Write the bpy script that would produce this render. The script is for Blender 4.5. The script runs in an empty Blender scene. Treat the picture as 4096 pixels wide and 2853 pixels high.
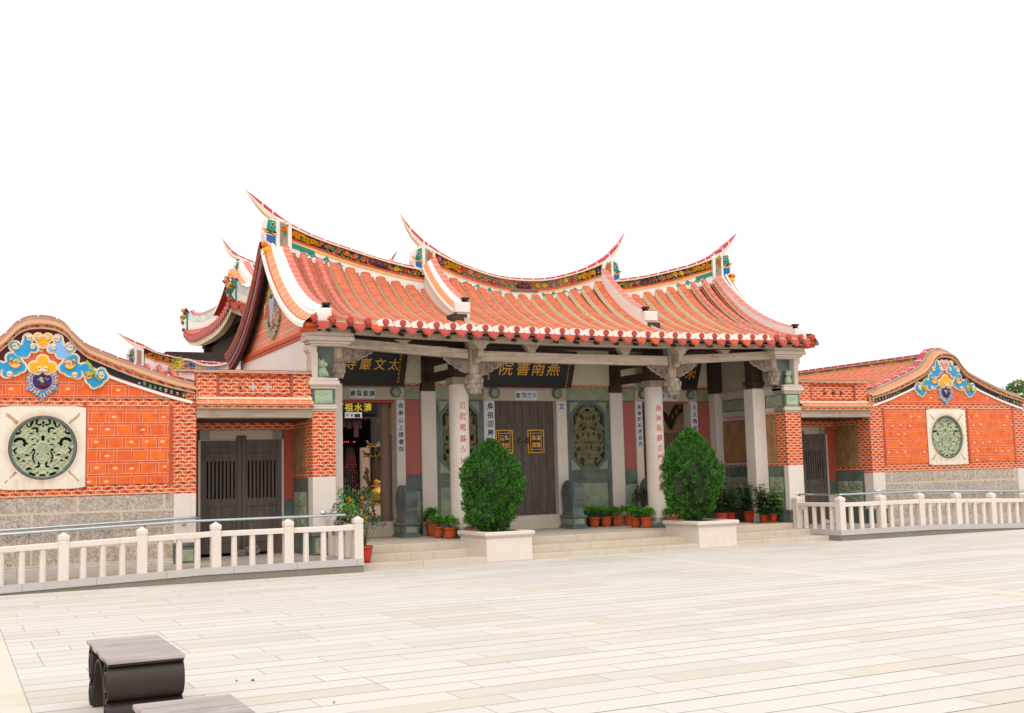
import bpy, math, random
from mathutils import Vector, Matrix, noise as mnoise
RND = random.Random(11)
sc = bpy.context.scene
COL = sc.collection
# ------------------------------------------------------------------ camera
YAW, PITCH, ROLL = .46427, .1037, -.026
fw = Vector((math.sin(YAW)*math.cos(PITCH), math.cos(YAW)*math.cos(PITCH), math.sin(PITCH)))
rt = fw.cross(Vector((0, 0, 1))).normalized()
up = rt.cross(fw)
r2 = rt*math.cos(ROLL) + up*math.sin(ROLL)
u2 = up*math.cos(ROLL) - rt*math.sin(ROLL)
cam_d = bpy.data.cameras.new("camera")
cam_d.sensor_width = 36
cam_d.lens = 4516.53/4096*36
cam_d.clip_start = .1
cam_d.clip_end = 2000
cam = bpy.data.objects.new("camera", cam_d)
M = Matrix((r2, u2, -fw)).transposed().to_4x4()
M.translation = Vector((-11.739, -20.22, 1.6))
cam.matrix_world = M
COL.objects.link(cam)
sc.camera = cam
# ------------------------------------------------------------------ light
SUN_EL, SUN_AZ = math.radians(58), math.radians(205)      # azimuth from +Y clockwise: light falls from the front left
world = bpy.data.worlds.new("World")
sc.world = world
world.use_nodes = True
wt = world.node_tree
for n in list(wt.nodes): wt.nodes.remove(n)
wo = wt.nodes.new("ShaderNodeOutputWorld")
wb = wt.nodes.new("ShaderNodeBackground")
ws = wt.nodes.new("ShaderNodeTexSky")
ws.sky_type = 'NISHITA'
ws.sun_disc = False
ws.sun_elevation = SUN_EL
ws.sun_rotation = SUN_AZ
ws.dust_density = 4
ws.air_density = 1.0
wh = wt.nodes.new("ShaderNodeHueSaturation")              # overcast: the cloud cover takes the blue out of the sky
wh.inputs['Saturation'].default_value = .12
wt.links.new(ws.outputs[0], wh.inputs['Color'])
wm = wt.nodes.new("ShaderNodeMix"); wm.data_type = 'RGBA'   # an even layer of bright cloud over it
wm.inputs[0].default_value = .8
wm.inputs[7].default_value = (5.0, 5.0, 5.08, 1)
wt.links.new(wh.outputs[0], wm.inputs[6])
wt.links.new(wm.outputs[2], wb.inputs[0])
wb.inputs[1].default_value = .15
wt.links.new(wb.outputs[0], wo.inputs[0])
sun_d = bpy.data.lights.new("sun", 'SUN')
sun_d.energy = .55
sun_d.angle = math.radians(24)
sun_d.color = (1, .96, .9)
sun = bpy.data.objects.new("sun", sun_d)
sd = Vector((math.sin(SUN_AZ)*math.cos(SUN_EL), math.cos(SUN_AZ)*math.cos(SUN_EL), math.sin(SUN_EL)))
sun.rotation_euler = sd.to_track_quat('Z', 'Y').to_euler()
sun.location = (0, -10, 30)
COL.objects.link(sun)
sc.view_settings.view_transform = 'Standard'
sc.view_settings.look = 'None'
sc.view_settings.gamma = 1
sc.view_settings.exposure = .72
sc.cycles.max_bounces = 6
sc.cycles.diffuse_bounces = 3
sc.cycles.transparent_max_bounces = 6
sc.cycles.use_denoising = True

# ------------------------------------------------------------------ materials
def lin(c):
    return tuple(((x/255)/12.92 if x/255 <= .04045 else ((x/255+.055)/1.055)**2.4) for x in c)

class NB:
    def __init__(s, name):
        s.mat = bpy.data.materials.new(name); s.mat.use_nodes = True
        s.t = s.mat.node_tree; s.b = s.t.nodes["Principled BSDF"]
        s._uv = s._pos = None
    def n(s, t): return s.t.nodes.new(t)
    def l(s, a, b): s.t.links.new(a, b)
    def put(s, sock, v):
        if isinstance(v, bpy.types.NodeSocket): s.l(v, sock)
        elif isinstance(v, tuple) and len(v) == 3 and sock.type == 'RGBA': sock.default_value = (*v, 1)
        else: sock.default_value = v
    def m(s, op, a, b=None, c=None):
        n = s.n("ShaderNodeMath"); n.operation = op
        for i, v in enumerate((a, b, c)):
            if v is not None: s.put(n.inputs[i], v)
        return n.outputs[0]
    def uv(s):
        if s._uv is None:
            a = s.n("ShaderNodeUVMap"); b = s.n("ShaderNodeSeparateXYZ"); s.l(a.outputs[0], b.inputs[0])
            s._uv = (b.outputs[0], b.outputs[1])
        return s._uv
    def pos(s):
        if s._pos is None: s._pos = s.n("ShaderNodeNewGeometry").outputs['Position']
        return s._pos
    def xyz(s):
        b = s.n("ShaderNodeSeparateXYZ"); s.l(s.pos(), b.inputs[0]); return b.outputs
    def comb(s, x, y, z=0.0):
        c = s.n("ShaderNodeCombineXYZ")
        for i, v in enumerate((x, y, z)): s.put(c.inputs[i], v)
        return c.outputs[0]
    def mapv(s, v, scale):
        n = s.n("ShaderNodeVectorMath"); n.operation = 'MULTIPLY'; s.l(v, n.inputs[0]); n.inputs[1].default_value = scale; return n.outputs[0]
    def noise(s, scale, det=3, rough=.55, vec=None):
        n = s.n("ShaderNodeTexNoise"); n.inputs['Scale'].default_value = scale; n.inputs['Detail'].default_value = det
        n.inputs['Roughness'].default_value = rough; s.l(vec or s.pos(), n.inputs['Vector']); return n.outputs['Fac']
    def wn(s, vec):
        n = s.n("ShaderNodeTexWhiteNoise"); n.noise_dimensions = '2D'; s.l(vec, n.inputs['Vector']); return n.outputs['Value']
    def mix(s, f, a, b, blend='MIX'):
        n = s.n("ShaderNodeMix"); n.data_type = 'RGBA'; n.blend_type = blend
        s.put(n.inputs[0], f); s.put(n.inputs[6], a); s.put(n.inputs[7], b); return n.outputs[2]
    def ramp(s, f, lo, hi):
        n = s.n("ShaderNodeMapRange"); s.put(n.inputs[0], f); n.inputs[1].default_value = lo; n.inputs[2].default_value = hi; return n.outputs[0]
    def col(s, c): s.put(s.b.inputs['Base Color'], c); return s
    def set(s, rough=.8, metal=0., spec=.3):
        s.put(s.b.inputs['Roughness'], rough); s.put(s.b.inputs['Metallic'], metal); s.b.inputs['Specular IOR Level'].default_value = spec; return s
    def bump(s, h, strength=.3, dist=.01):
        n = s.n("ShaderNodeBump"); n.inputs['Strength'].default_value = strength; n.inputs['Distance'].default_value = dist
        s.l(h, n.inputs['Height']); s.l(n.outputs[0], s.b.inputs['Normal']); return s

def scale(c, k): return tuple(x*k for x in c)
def plain(name, c, rough=.7, metal=0., spec=.3, var=.12, vs=6., fine=0., bump=0., bs=40.):
    s = NB(name); c = lin(c)
    f = s.noise(vs, 4)
    k = s.ramp(f, .3, .7)
    col = s.mix(k, scale(c, 1-var), scale(c, 1+var))
    if fine:
        g = s.ramp(s.noise(170., 2, .7), .35, .65)
        col = s.mix(g, col, scale(c, 1-fine))
        col2 = s.mix(g, scale(c, 1-fine), col)
        col = col2
    s.col(col).set(rough, metal, spec)
    if bump: s.bump(s.noise(bs, 4), bump, .02)
    return s.mat

def granite(name, c, stain=.25, joints=None):
    s = NB(name); c = lin(c)
    sp = s.ramp(s.noise(120., 3, .75), .36, .64)
    col = s.mix(sp, scale(c, .78), scale(c, 1.12))
    st = s.ramp(s.noise(2.2, 5, .65), .42, .75)
    col = s.mix(s.m('MULTIPLY', st, stain), col, scale((c[0]*1.0, c[1]*.84, c[2]*.62), .8))
    v = s.mapv(s.pos(), (9., 9., .9))
    dr = s.ramp(s.noise(1., 4, .6, v), .55, .8)
    col = s.mix(s.m('MULTIPLY', dr, stain*1.1), col, scale((c[0]*.85, c[1]*.72, c[2]*.55), .7))
    if joints:
        u = s.m('FRACT', s.m('DIVIDE', s.m('ADD', s.xyz()[0], joints[1]), joints[0]))
        j = s.m('LESS_THAN', u, .012/joints[0])
        col = s.mix(s.m('MULTIPLY', j, .6), col, scale(c, .4))
        w = s.wn(s.comb(s.m('FLOOR', s.m('DIVIDE', s.m('ADD', s.xyz()[0], joints[1]), joints[0])), s.m('FLOOR', s.m('MULTIPLY', s.xyz()[2], 9.))))
        col = s.mix(s.m('MULTIPLY', w, .22), col, scale((c[0], c[1]*.93, c[2]*.8), .8))
    s.col(col).set(.75, 0, .25).bump(s.noise(150., 3), .12, .01)
    return s.mat

def swallow_brick(name, w=.19, h=.06, tone=1.0):
    s = NB(name); u, v = s.uv()
    rv = s.m('DIVIDE', v, h); r = s.m('FLOOR', rv); odd = s.m('MODULO', s.m('ABSOLUTE', r), 2.)
    uu = s.m('ADD', s.m('DIVIDE', u, w), s.m('MULTIPLY', odd, .5)); cc = s.m('FLOOR', uu)
    fu = s.m('FRACT', uu); fv = s.m('FRACT', rv)
    mort = s.m('MAXIMUM', s.m('LESS_THAN', fu, .05), s.m('LESS_THAN', fv, .15))
    sgn = s.m('SUBTRACT', s.m('MULTIPLY', odd, 2.), 1.)
    d = s.m('SUBTRACT', s.m('SUBTRACT', fu, .54), s.m('MULTIPLY', sgn, s.m('MULTIPLY', s.m('SUBTRACT', fv, .57), .42)))
    rn = s.wn(s.comb(cc, r))
    wid = s.m('ADD', .07, s.m('MULTIPLY', rn, .08))
    dark = s.m('LESS_THAN', s.m('ABSOLUTE', d), wid)
    nz = s.noise(30., 3)
    base = s.mix(rn, scale(lin((228, 100, 36)), tone), scale(lin((210, 80, 30)), tone))
    base = s.mix(s.ramp(nz, .4, .7), base, scale(lin((232, 104, 46)), tone))
    col = s.mix(s.m('MULTIPLY', dark, .86), base, lin((62, 36, 32)))
    col = s.mix(mort, col, scale(lin((226, 206, 180)), tone))
    st = s.ramp(s.noise(3., 5), .58, .8)
    col = s.mix(s.m('MULTIPLY', st, .25), col, lin((120, 70, 50)))
    s.col(col).set(.62, 0, .35).bump(s.m('SUBTRACT', 1., mort), .25, .008)
    return s.mat

def big_tile(name, W=.275, H=.2167):
    s = NB(name); u, v = s.uv()
    rv = s.m('DIVIDE', v, H); r = s.m('FLOOR', rv); odd = s.m('MODULO', s.m('ABSOLUTE', r), 2.)
    uu = s.m('ADD', s.m('DIVIDE', u, W), s.m('MULTIPLY', odd, .5)); cc = s.m('FLOOR', uu); fu = s.m('FRACT', uu); fv = s.m('FRACT', rv)
    thin = s.m('LESS_THAN', fv, .20)                       # thin course under every tile course
    ut = s.m('FRACT', s.m('ADD', s.m('DIVIDE', u, .235), s.m('MULTIPLY', odd, .37)))
    strip = s.m('LESS_THAN', fu, .16)
    l1 = s.m('MAXIMUM', s.m('LESS_THAN', fu, .025), s.m('LESS_THAN', s.m('ABSOLUTE', s.m('SUBTRACT', fu, .16)), .013))
    l1 = s.m('MULTIPLY', l1, s.m('SUBTRACT', 1., thin))
    l2 = s.m('MULTIPLY', s.m('LESS_THAN', ut, .03), thin)
    l3 = s.m('MAXIMUM', s.m('LESS_THAN', fv, .035), s.m('LESS_THAN', s.m('ABSOLUTE', s.m('SUBTRACT', fv, .20)), .018))
    line = s.m('MAXIMUM', s.m('MAXIMUM', l1, l2), l3)
    rn = s.wn(s.comb(cc, r))
    base = s.mix(rn, lin((236, 112, 24)), lin((226, 96, 24)))
    base = s.mix(s.ramp(s.noise(7., 4), .45, .75), base, lin((200, 68, 24)))
    red = s.m('MAXIMUM', strip, thin)
    col = s.mix(s.m('MULTIPLY', red, .75), base, lin((198, 70, 40)))
    rn2 = s.wn(s.comb(s.m('ADD', cc, 7.3), r))
    du = s.m('SUBTRACT', fu, s.m('ADD', .35, s.m('MULTIPLY', rn, .4))); dv = s.m('SUBTRACT', fv, s.m('ADD', .42, s.m('MULTIPLY', rn2, .3)))
    dd = s.m('ADD', s.m('MULTIPLY', du, du), s.m('MULTIPLY', s.m('MULTIPLY', dv, dv), 2.2))
    blot = s.m('LESS_THAN', s.m('ADD', dd, s.m('MULTIPLY', s.noise(22., 3), .06)), .05)
    blot = s.m('MULTIPLY', blot, s.m('GREATER_THAN', rn2, .55))
    col = s.mix(s.m('MULTIPLY', blot, .8), col, lin((238, 190, 170)))
    col = s.mix(s.m('MULTIPLY', line, .8), col, lin((238, 176, 140)))
    s.col(col).set(.45, 0, .4).bump(s.m('SUBTRACT', 1., line), .2, .006)
    return s.mat

def block_wall(name, w=1.4, h=.283):
    s = NB(name); u, v = s.uv()
    rv = s.m('DIVIDE', v, h); r = s.m('FLOOR', rv); odd = s.m('MODULO', s.m('ABSOLUTE', r), 2.)
    uu = s.m('ADD', s.m('DIVIDE', u, w), s.m('MULTIPLY', odd, .5)); fu = s.m('FRACT', uu); fv = s.m('FRACT', rv)
    mort = s.m('MAXIMUM', s.m('LESS_THAN', fu, .027), s.m('LESS_THAN', fv, .115))
    rn = s.wn(s.comb(s.m('FLOOR', uu), r))
    n1 = s.noise(26., 5, .7)
    c = s.mix(s.ramp(n1, .32, .68), lin((136, 120, 108)), lin((228, 214, 200)))
    c = s.mix(s.m('MULTIPLY', rn, .3), c, lin((176, 158, 136)))
    c = s.mix(s.m('MULTIPLY', s.ramp(s.noise(2.5, 4), .45, .75), .35), c, lin((146, 130, 104)))
    c = s.mix(s.m('MULTIPLY', mort, .85), c, lin((206, 194, 166)))
    hgt = s.m('ADD', s.m('MULTIPLY', n1, s.m('SUBTRACT', 1., mort)), s.m('MULTIPLY', mort, .55))
    s.col(c).set(.9, 0, .2).bump(hgt, .7, .03)
    return s.mat

def paving():
    s = NB("plaza_paving"); x, y, z = s.xyz()
    h, w = .3135, 1.272
    rv = s.m('DIVIDE', s.m('ADD', y, .04), h); r = s.m('FLOOR', rv); fv = s.m('FRACT', rv)
    rr = s.wn(s.comb(r, 3.7))
    off = s.m('MULTIPLY', s.m('FLOOR', s.m('MULTIPLY', rr, 4.)), .25)
    uu = s.m('ADD', s.m('DIVIDE', s.m('ADD', x, 9.02), w), off); cc = s.m('FLOOR', uu); fu = s.m('FRACT', uu)
    bx = s.m('MODULO', s.m('ADD', x, 1005.82+.02), 11.25)
    # a strip of long slabs crosses the courses, its length along Y
    band = s.m('LESS_THAN', s.m('ABSOLUTE', s.m('SUBTRACT', bx, s.m('ADD', 4.5, 0.))), .18)
    xb = s.m('ABSOLUTE', s.m('SUBTRACT', bx, 4.5))
    nj = s.ramp(s.noise(.7, 3), .35, .7)
    jl = s.m('MULTIPLY', s.m('LESS_THAN', fv, .055), s.m('ADD', .3, s.m('MULTIPLY', s.wn(s.comb(r, 1.1)), .6)))
    ju = s.m('MULTIPLY', s.m('LESS_THAN', fu, .0075), .5)
    jn = s.m('MULTIPLY', s.m('MAXIMUM', jl, ju), s.m('SUBTRACT', 1., band))
    jb = s.m('MULTIPLY', s.m('LESS_THAN', s.m('ABSOLUTE', s.m('SUBTRACT', xb, .18)), .005), .45)
    joint = s.m('MAXIMUM', jn, jb)
    rn = s.wn(s.comb(cc, r))
    c0, c1, c2 = lin((206, 199, 190)), lin((214, 208, 200)), lin((202, 191, 176))
    c = s.mix(rn, c0, c1)
    c = s.mix(s.m('MULTIPLY', s.m('GREATER_THAN', s.wn(s.comb(s.m('ADD', cc, 5.), r)), .8), .7), c, c2)
    st = s.ramp(s.noise(.55, 5, .65), .5, .75)
    c = s.mix(s.m('MULTIPLY', st, .4), c, lin((222, 208, 186)))
    c = s.mix(s.m('MULTIPLY', s.ramp(s.noise(160., 2, .7), .4, .6), .16), c, lin((190, 180, 168)))
    c = s.mix(s.m('MULTIPLY', band, .4), c, lin((224, 208, 184)))
    c = s.mix(joint, c, lin((96, 76, 66)))
    s.col(c).set(.85, 0, .12).bump(s.m('SUBTRACT', 1., joint), .2, .006)
    return s.mat

def stripes(name, c, line, period, frac, var=.14, rough=.6, depth=.8, patch=None, use='v'):
    """tile courses laid over each other: a line at every course, patches of differently fired tiles"""
    s = NB(name); u, v = s.uv(); q = v if use == 'v' else u
    f = s.m('FRACT', s.m('DIVIDE', q, period)); idx = s.m('FLOOR', s.m('DIVIDE', q, period))
    rn = s.wn(s.comb(idx, s.m('FLOOR', s.m('MULTIPLY', s.xyz()[0], 2.91))))
    c = lin(c)
    a = s.mix(rn, scale(c, 1-var), scale(c, 1+var))
    a = s.mix(s.m('MULTIPLY', s.ramp(s.noise(1.3, 4), .5, .75), .45), a, lin(patch or (168, 84, 58)))
    wob = s.m('LESS_THAN', f, frac)
    a = s.mix(s.m('MULTIPLY', wob, depth), a, lin(line))
    s.col(a).set(rough, 0, .35).bump(f, .5, .012)
    return s.mat

def wood(name, c, c2, axis='z', sc_=1., rough=.8):
    s = NB(name)
    k = {'z': (26., 26., 1.6), 'x': (1.6, 26., 26.), 'y': (26., 1.6, 26.)}[axis]
    v = s.mapv(s.pos(), tuple(q*sc_ for q in k))
    g = s.noise(1., 5, .65, v)
    col = s.mix(s.ramp(g, .3, .7), lin(c), lin(c2))
    st = s.ramp(s.noise(3.1, 4), .55, .72)
    col = s.mix(s.m('MULTIPLY', st, .35), col, scale(lin(c), .45))
    s.col(col).set(rough, 0, .25).bump(g, .25, .01)
    return s.mat

def plaster(name, c, stain, amt=.4):
    s = NB(name); c = lin(c)
    v = s.mapv(s.pos(), (6., 6., 1.1))
    d = s.ramp(s.noise(1., 5, .62, v), .5, .72)
    col = s.mix(s.m('MULTIPLY', d, amt), c, lin(stain))
    sp = s.m('GREATER_THAN', s.noise(9., 4, .65), .66)
    col = s.mix(s.m('MULTIPLY', sp, amt), col, lin(stain))
    s.col(col).set(.9, 0, .2)
    return s.mat

def relief_stone(name, c, c2, rough=.7, bs=16., st=.6):
    s = NB(name)
    n1 = s.noise(bs, 4, .6); n2 = s.noise(4., 4)
    col = s.mix(s.ramp(n2, .35, .7), lin(c), lin(c2))
    col = s.mix(s.m('MULTIPLY', s.ramp(s.noise(110., 2), .4, .6), .18), col, scale(lin(c), .6))
    s.col(col).set(rough, 0, .35).bump(n1, st, .03)
    return s.mat

MT = dict(
    plaza=paving(),
    granite=granite("pale_granite", (230, 217, 206), .26),
    granite_step=granite("step_granite", (212, 198, 180), .42, (1.9, .3)),
    granite_kerb=granite("grey_granite_kerb", (196, 190, 187), .2, (1.05, .2)),
    granite_floor=granite("floor_granite", (176, 166, 154), .35, (.9, .1)),
    granite_trim=granite("trim_granite", (212, 196, 182), .2),
    concrete=granite("mossy_concrete", (138, 132, 118), .6),
    granite_tan=granite("lintel_granite", (196, 182, 164), .18),  # tan granite, darker than the pale one
    block=block_wall("rough_stone_blocks"),
    brick=swallow_brick("swallow_mark_brick"),
    tilewall=big_tile("glazed_wall_tile"),
    redstone=plain("red_stone", (178, 98, 88), .55, var=.3, vs=5., fine=.12),
    redstone2=plain("red_stone_bright", (180, 84, 62), .55, var=.25, vs=4., fine=.1),
    greend=relief_stone("dark_green_stone", (84, 96, 90), (112, 122, 110), .5, 20., .25),
    greenl=relief_stone("carved_green_stone", (138, 148, 122), (168, 174, 146), .7, 22., .7),
    greenp=relief_stone("pale_green_stone", (158, 176, 144), (178, 194, 162), .7, 30., .4),
    lattice=relief_stone("lattice_stone", (172, 178, 146), (196, 198, 164), .8, 40., .5),
    lattice_d=relief_stone("olive_lattice_stone", (124, 120, 88), (146, 138, 104), .8, 40., .5),
    drum=relief_stone("drum_stone", (98, 110, 106), (120, 128, 122), .3, 60., .06),
    goldrel=relief_stone("ochre_relief", (150, 110, 72), (182, 140, 92), .75, 26., .8),
    plaster=plaster("white_plaster", (242, 233, 222), (224, 206, 192), .25),
    plasterc=plaster("cream_plaster", (222, 213, 186), (190, 176, 148), .25),
    plasterb=plaster("beige_plaster", (214, 186, 146), (150, 118, 92), .35),
    wallpink=plaster("grey_pink_plaster", (170, 142, 126), (150, 122, 108), .3),
    white=plain("white_lime", (232, 226, 216), .8, var=.05, vs=2.),
    cream=plain("cream_moulding", (232, 210, 178), .7, var=.08, vs=3.),
    creamtrim=plain("cream_trim", (196, 160, 128), .7, var=.14, vs=8.),
    mortar=plain("beige_mortar", (202, 182, 148), .9, var=.14, vs=14., bump=.4),
    beigecurb=plain("beige_curb", (164, 146, 118), .85, var=.12, vs=5.),
    arch=stripes("pan_tiles", (232, 124, 82), (120, 46, 26), .042, .36, .2, .6, .9, (196, 98, 72)),
    gutter=stripes("gutter_tiles", (206, 104, 70), (100, 42, 26), .042, .36, .16),
    barrel=stripes("barrel_tiles", (206, 108, 90), (224, 190, 164), .21, .07, .1, .4, .8, (196, 110, 90)),
    vergetile=stripes("verge_tiles", (238, 142, 98), (236, 222, 200), .235, .06, .08, .55, .9, (220, 128, 84)),
    pinktile=stripes("ridge_pink_tiles", (214, 112, 92), (232, 222, 214), .2, .06, .08, .5, .9, (222, 130, 108)),
    crimson=stripes("crimson_ridge_tiles", (190, 62, 82), (230, 226, 226), .3, .09, .1, .45, .95, (198, 82, 96), 'u'),
    eavered=plain("eave_tile_red", (188, 78, 64), .5, var=.18, vs=30., bump=.5, bs=55.),
    eaveor=plain("eave_tile_orange", (206, 88, 54), .5, var=.15, vs=30., bump=.5, bs=55.),
    bandor=plain("orange_cornice", (208, 92, 48), .6, var=.12, vs=5.),
    redbead=plain("red_moulding", (196, 78, 58), .5, var=.1),
    yellowband=plain("ochre_band", (236, 180, 104), .6, var=.1),
    fl_bg=plain("dark_flower_ground", (50, 42, 44), .7),
    fl_bgl=plain("grey_flower_ground", (150, 134, 120), .7),
    fl_pink=plain("flower_pink", (196, 110, 92), .5), fl_yel=plain("flower_yellow", (236, 188, 40), .5), fl_or=plain("flower_orange", (226, 120, 30), .5),
    fl_red=plain("flower_red", (206, 52, 56), .5), fl_blue=plain("flower_blue", (40, 104, 170), .5), fl_pur=plain("flower_purple", (112, 78, 80), .5),
    fl_grn=plain("flower_leaf_green", (150, 190, 60), .5), fl_grn2=plain("flower_leaf_teal", (84, 164, 110), .5),
    teal=plain("teal_glaze", (10, 134, 112), .45), blue=plain("blue_glaze", (40, 96, 156), .45), skyblue=plain("sky_blue_glaze", (36, 150, 204), .45, var=.12),
    paleblue=plain("pale_blue_glaze", (130, 174, 226), .45), yellow=plain("yellow_glaze", (238, 168, 16), .45, var=.06), navy=plain("navy_glaze", (40, 36, 100), .4),
    outline=plain("cream_outline", (234, 210, 176), .6, var=.06), lime=plain("lime_glaze", (140, 184, 52), .5), pinkg=plain("pink_glaze", (220, 140, 146), .5),
    maroon=plain("maroon_paint", (92, 34, 36), .6), slate=plain("slate_band", (44, 50, 58), .7, var=.1),
    redfascia=plain("red_brown_fascia", (150, 50, 32), .55, var=.12), bluewhite=plain("blue_white_scroll", (176, 176, 196), .6, var=.3, vs=22.),
    pastel=plain("pastel_painting", (204, 212, 200), .6, var=.2, vs=9.),
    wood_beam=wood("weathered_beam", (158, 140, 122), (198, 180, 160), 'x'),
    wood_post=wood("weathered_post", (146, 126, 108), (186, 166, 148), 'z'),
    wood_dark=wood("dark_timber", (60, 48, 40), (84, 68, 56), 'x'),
    door=wood("dark_door_wood", (82, 71, 66), (112, 99, 92), 'z', .8),
    doorb=wood("dark_gate_wood", (82, 74, 68), (110, 100, 92), 'z', .8),
    carved=relief_stone("carved_wood", (116, 100, 86), (156, 138, 120), .8, 34., .9),
    bud=relief_stone("lotus_bud_wood", (146, 128, 112), (190, 172, 156), .8, 60., .4),
    board=plain("black_lacquer_board", (24, 32, 34), .35, var=.2), frame=plain("maroon_frame", (58, 26, 28), .5),
    gold=plain("gold_paint", (226, 164, 52), .35, .3, .5, var=.15, vs=20.), goldy=plain("yellow_sign_paint", (214, 186, 50), .6),
    ink=plain("black_ink", (22, 22, 26), .8), redink=plain("red_ink", (206, 44, 40), .8), paper=plain("white_paper", (214, 218, 222), .8, var=.03),
    terracotta=plain("terracotta", (190, 88, 48), .75, var=.14, vs=9.), potred=plain("red_plastic_pot", (186, 62, 42), .5, var=.08),
    saucer=plain("clay_saucer", (176, 112, 82), .8), soil=plain("soil", (70, 50, 38), .95, bump=.8),
    steel=plain("stainless_steel", (190, 202, 206), .25, .9, .5, var=.04),
    brass=plain("brass", (206, 158, 62), .25, .9, .5, var=.12, vs=12.), bronze=plain("dark_bronze", (120, 98, 62), .45, .7, .5, var=.25, vs=25.),
    benchwood=wood("grey_bench_slats", (150, 136, 132), (192, 180, 176), 'x'), benchmetal=plain("brown_bench_metal", (62, 54, 48), .5, .3, .4, var=.18, vs=7., fine=.15),
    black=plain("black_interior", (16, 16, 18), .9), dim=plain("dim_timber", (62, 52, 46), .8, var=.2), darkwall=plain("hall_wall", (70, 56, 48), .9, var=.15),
    bark=plain("bark", (96, 76, 58), .9, var=.2, vs=20., bump=.6), stem=plain("stem", (124, 116, 72), .8),
    window_dark=plain("window_shade", (30, 34, 44), .9), rock=plain("tan_rock", (196, 164, 128), .9, var=.2, vs=9., bump=.5),
    greyrock=plain("grey_rock", (120, 116, 110), .9, var=.2, vs=9., bump=.5), cane=plain("woven_cane", (206, 172, 112), .8, var=.1, vs=14.),
    ledred=plain("red_light_bead", (200, 30, 20), .5), ivory=plain("ivory_bead", (150, 110, 90), .5), softpink=plain("dim_pink_banner", (92, 48, 56), .8),
)
em = MT['ledred'].node_tree.nodes["Principled BSDF"]
em.inputs['Emission Color'].default_value = (1, .04, .03, 1)
em.inputs['Emission Strength'].default_value = 1.2

def leafmat(name, a, b, c):
    s = NB(name)
    f = s.ramp(s.noise(9., 3), .3, .7)
    col = s.mix(f, lin(a), lin(b))
    oi = s.wn(s.comb(s.m('FLOOR', s.m('MULTIPLY', s.xyz()[0], 34.)), s.m('FLOOR', s.m('MULTIPLY', s.xyz()[2], 34.))))
    col = s.mix(s.m('MULTIPLY', oi, .55), col, lin(c))
    s.col(col).set(.6, 0, .3)
    s.b.inputs['Transmission Weight'].default_value = 0
    return s.mat
MT['arbor'] = leafmat("arborvitae_leaf", (44, 96, 24), (84, 142, 42), (30, 70, 22))
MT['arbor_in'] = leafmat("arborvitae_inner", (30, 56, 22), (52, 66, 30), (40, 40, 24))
MT['leaf'] = leafmat("bright_leaf", (86, 150, 40), (126, 184, 58), (58, 116, 34))
MT['leafd'] = leafmat("deep_leaf", (38, 84, 40), (64, 122, 54), (30, 64, 36))
MT['leafdk'] = leafmat("dark_leaf", (34, 62, 40), (52, 86, 54), (26, 48, 34))  # darkest of the leaf greens
MT['leafo'] = leafmat("olive_leaf", (96, 124, 62), (130, 152, 70), (70, 96, 48))

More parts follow.
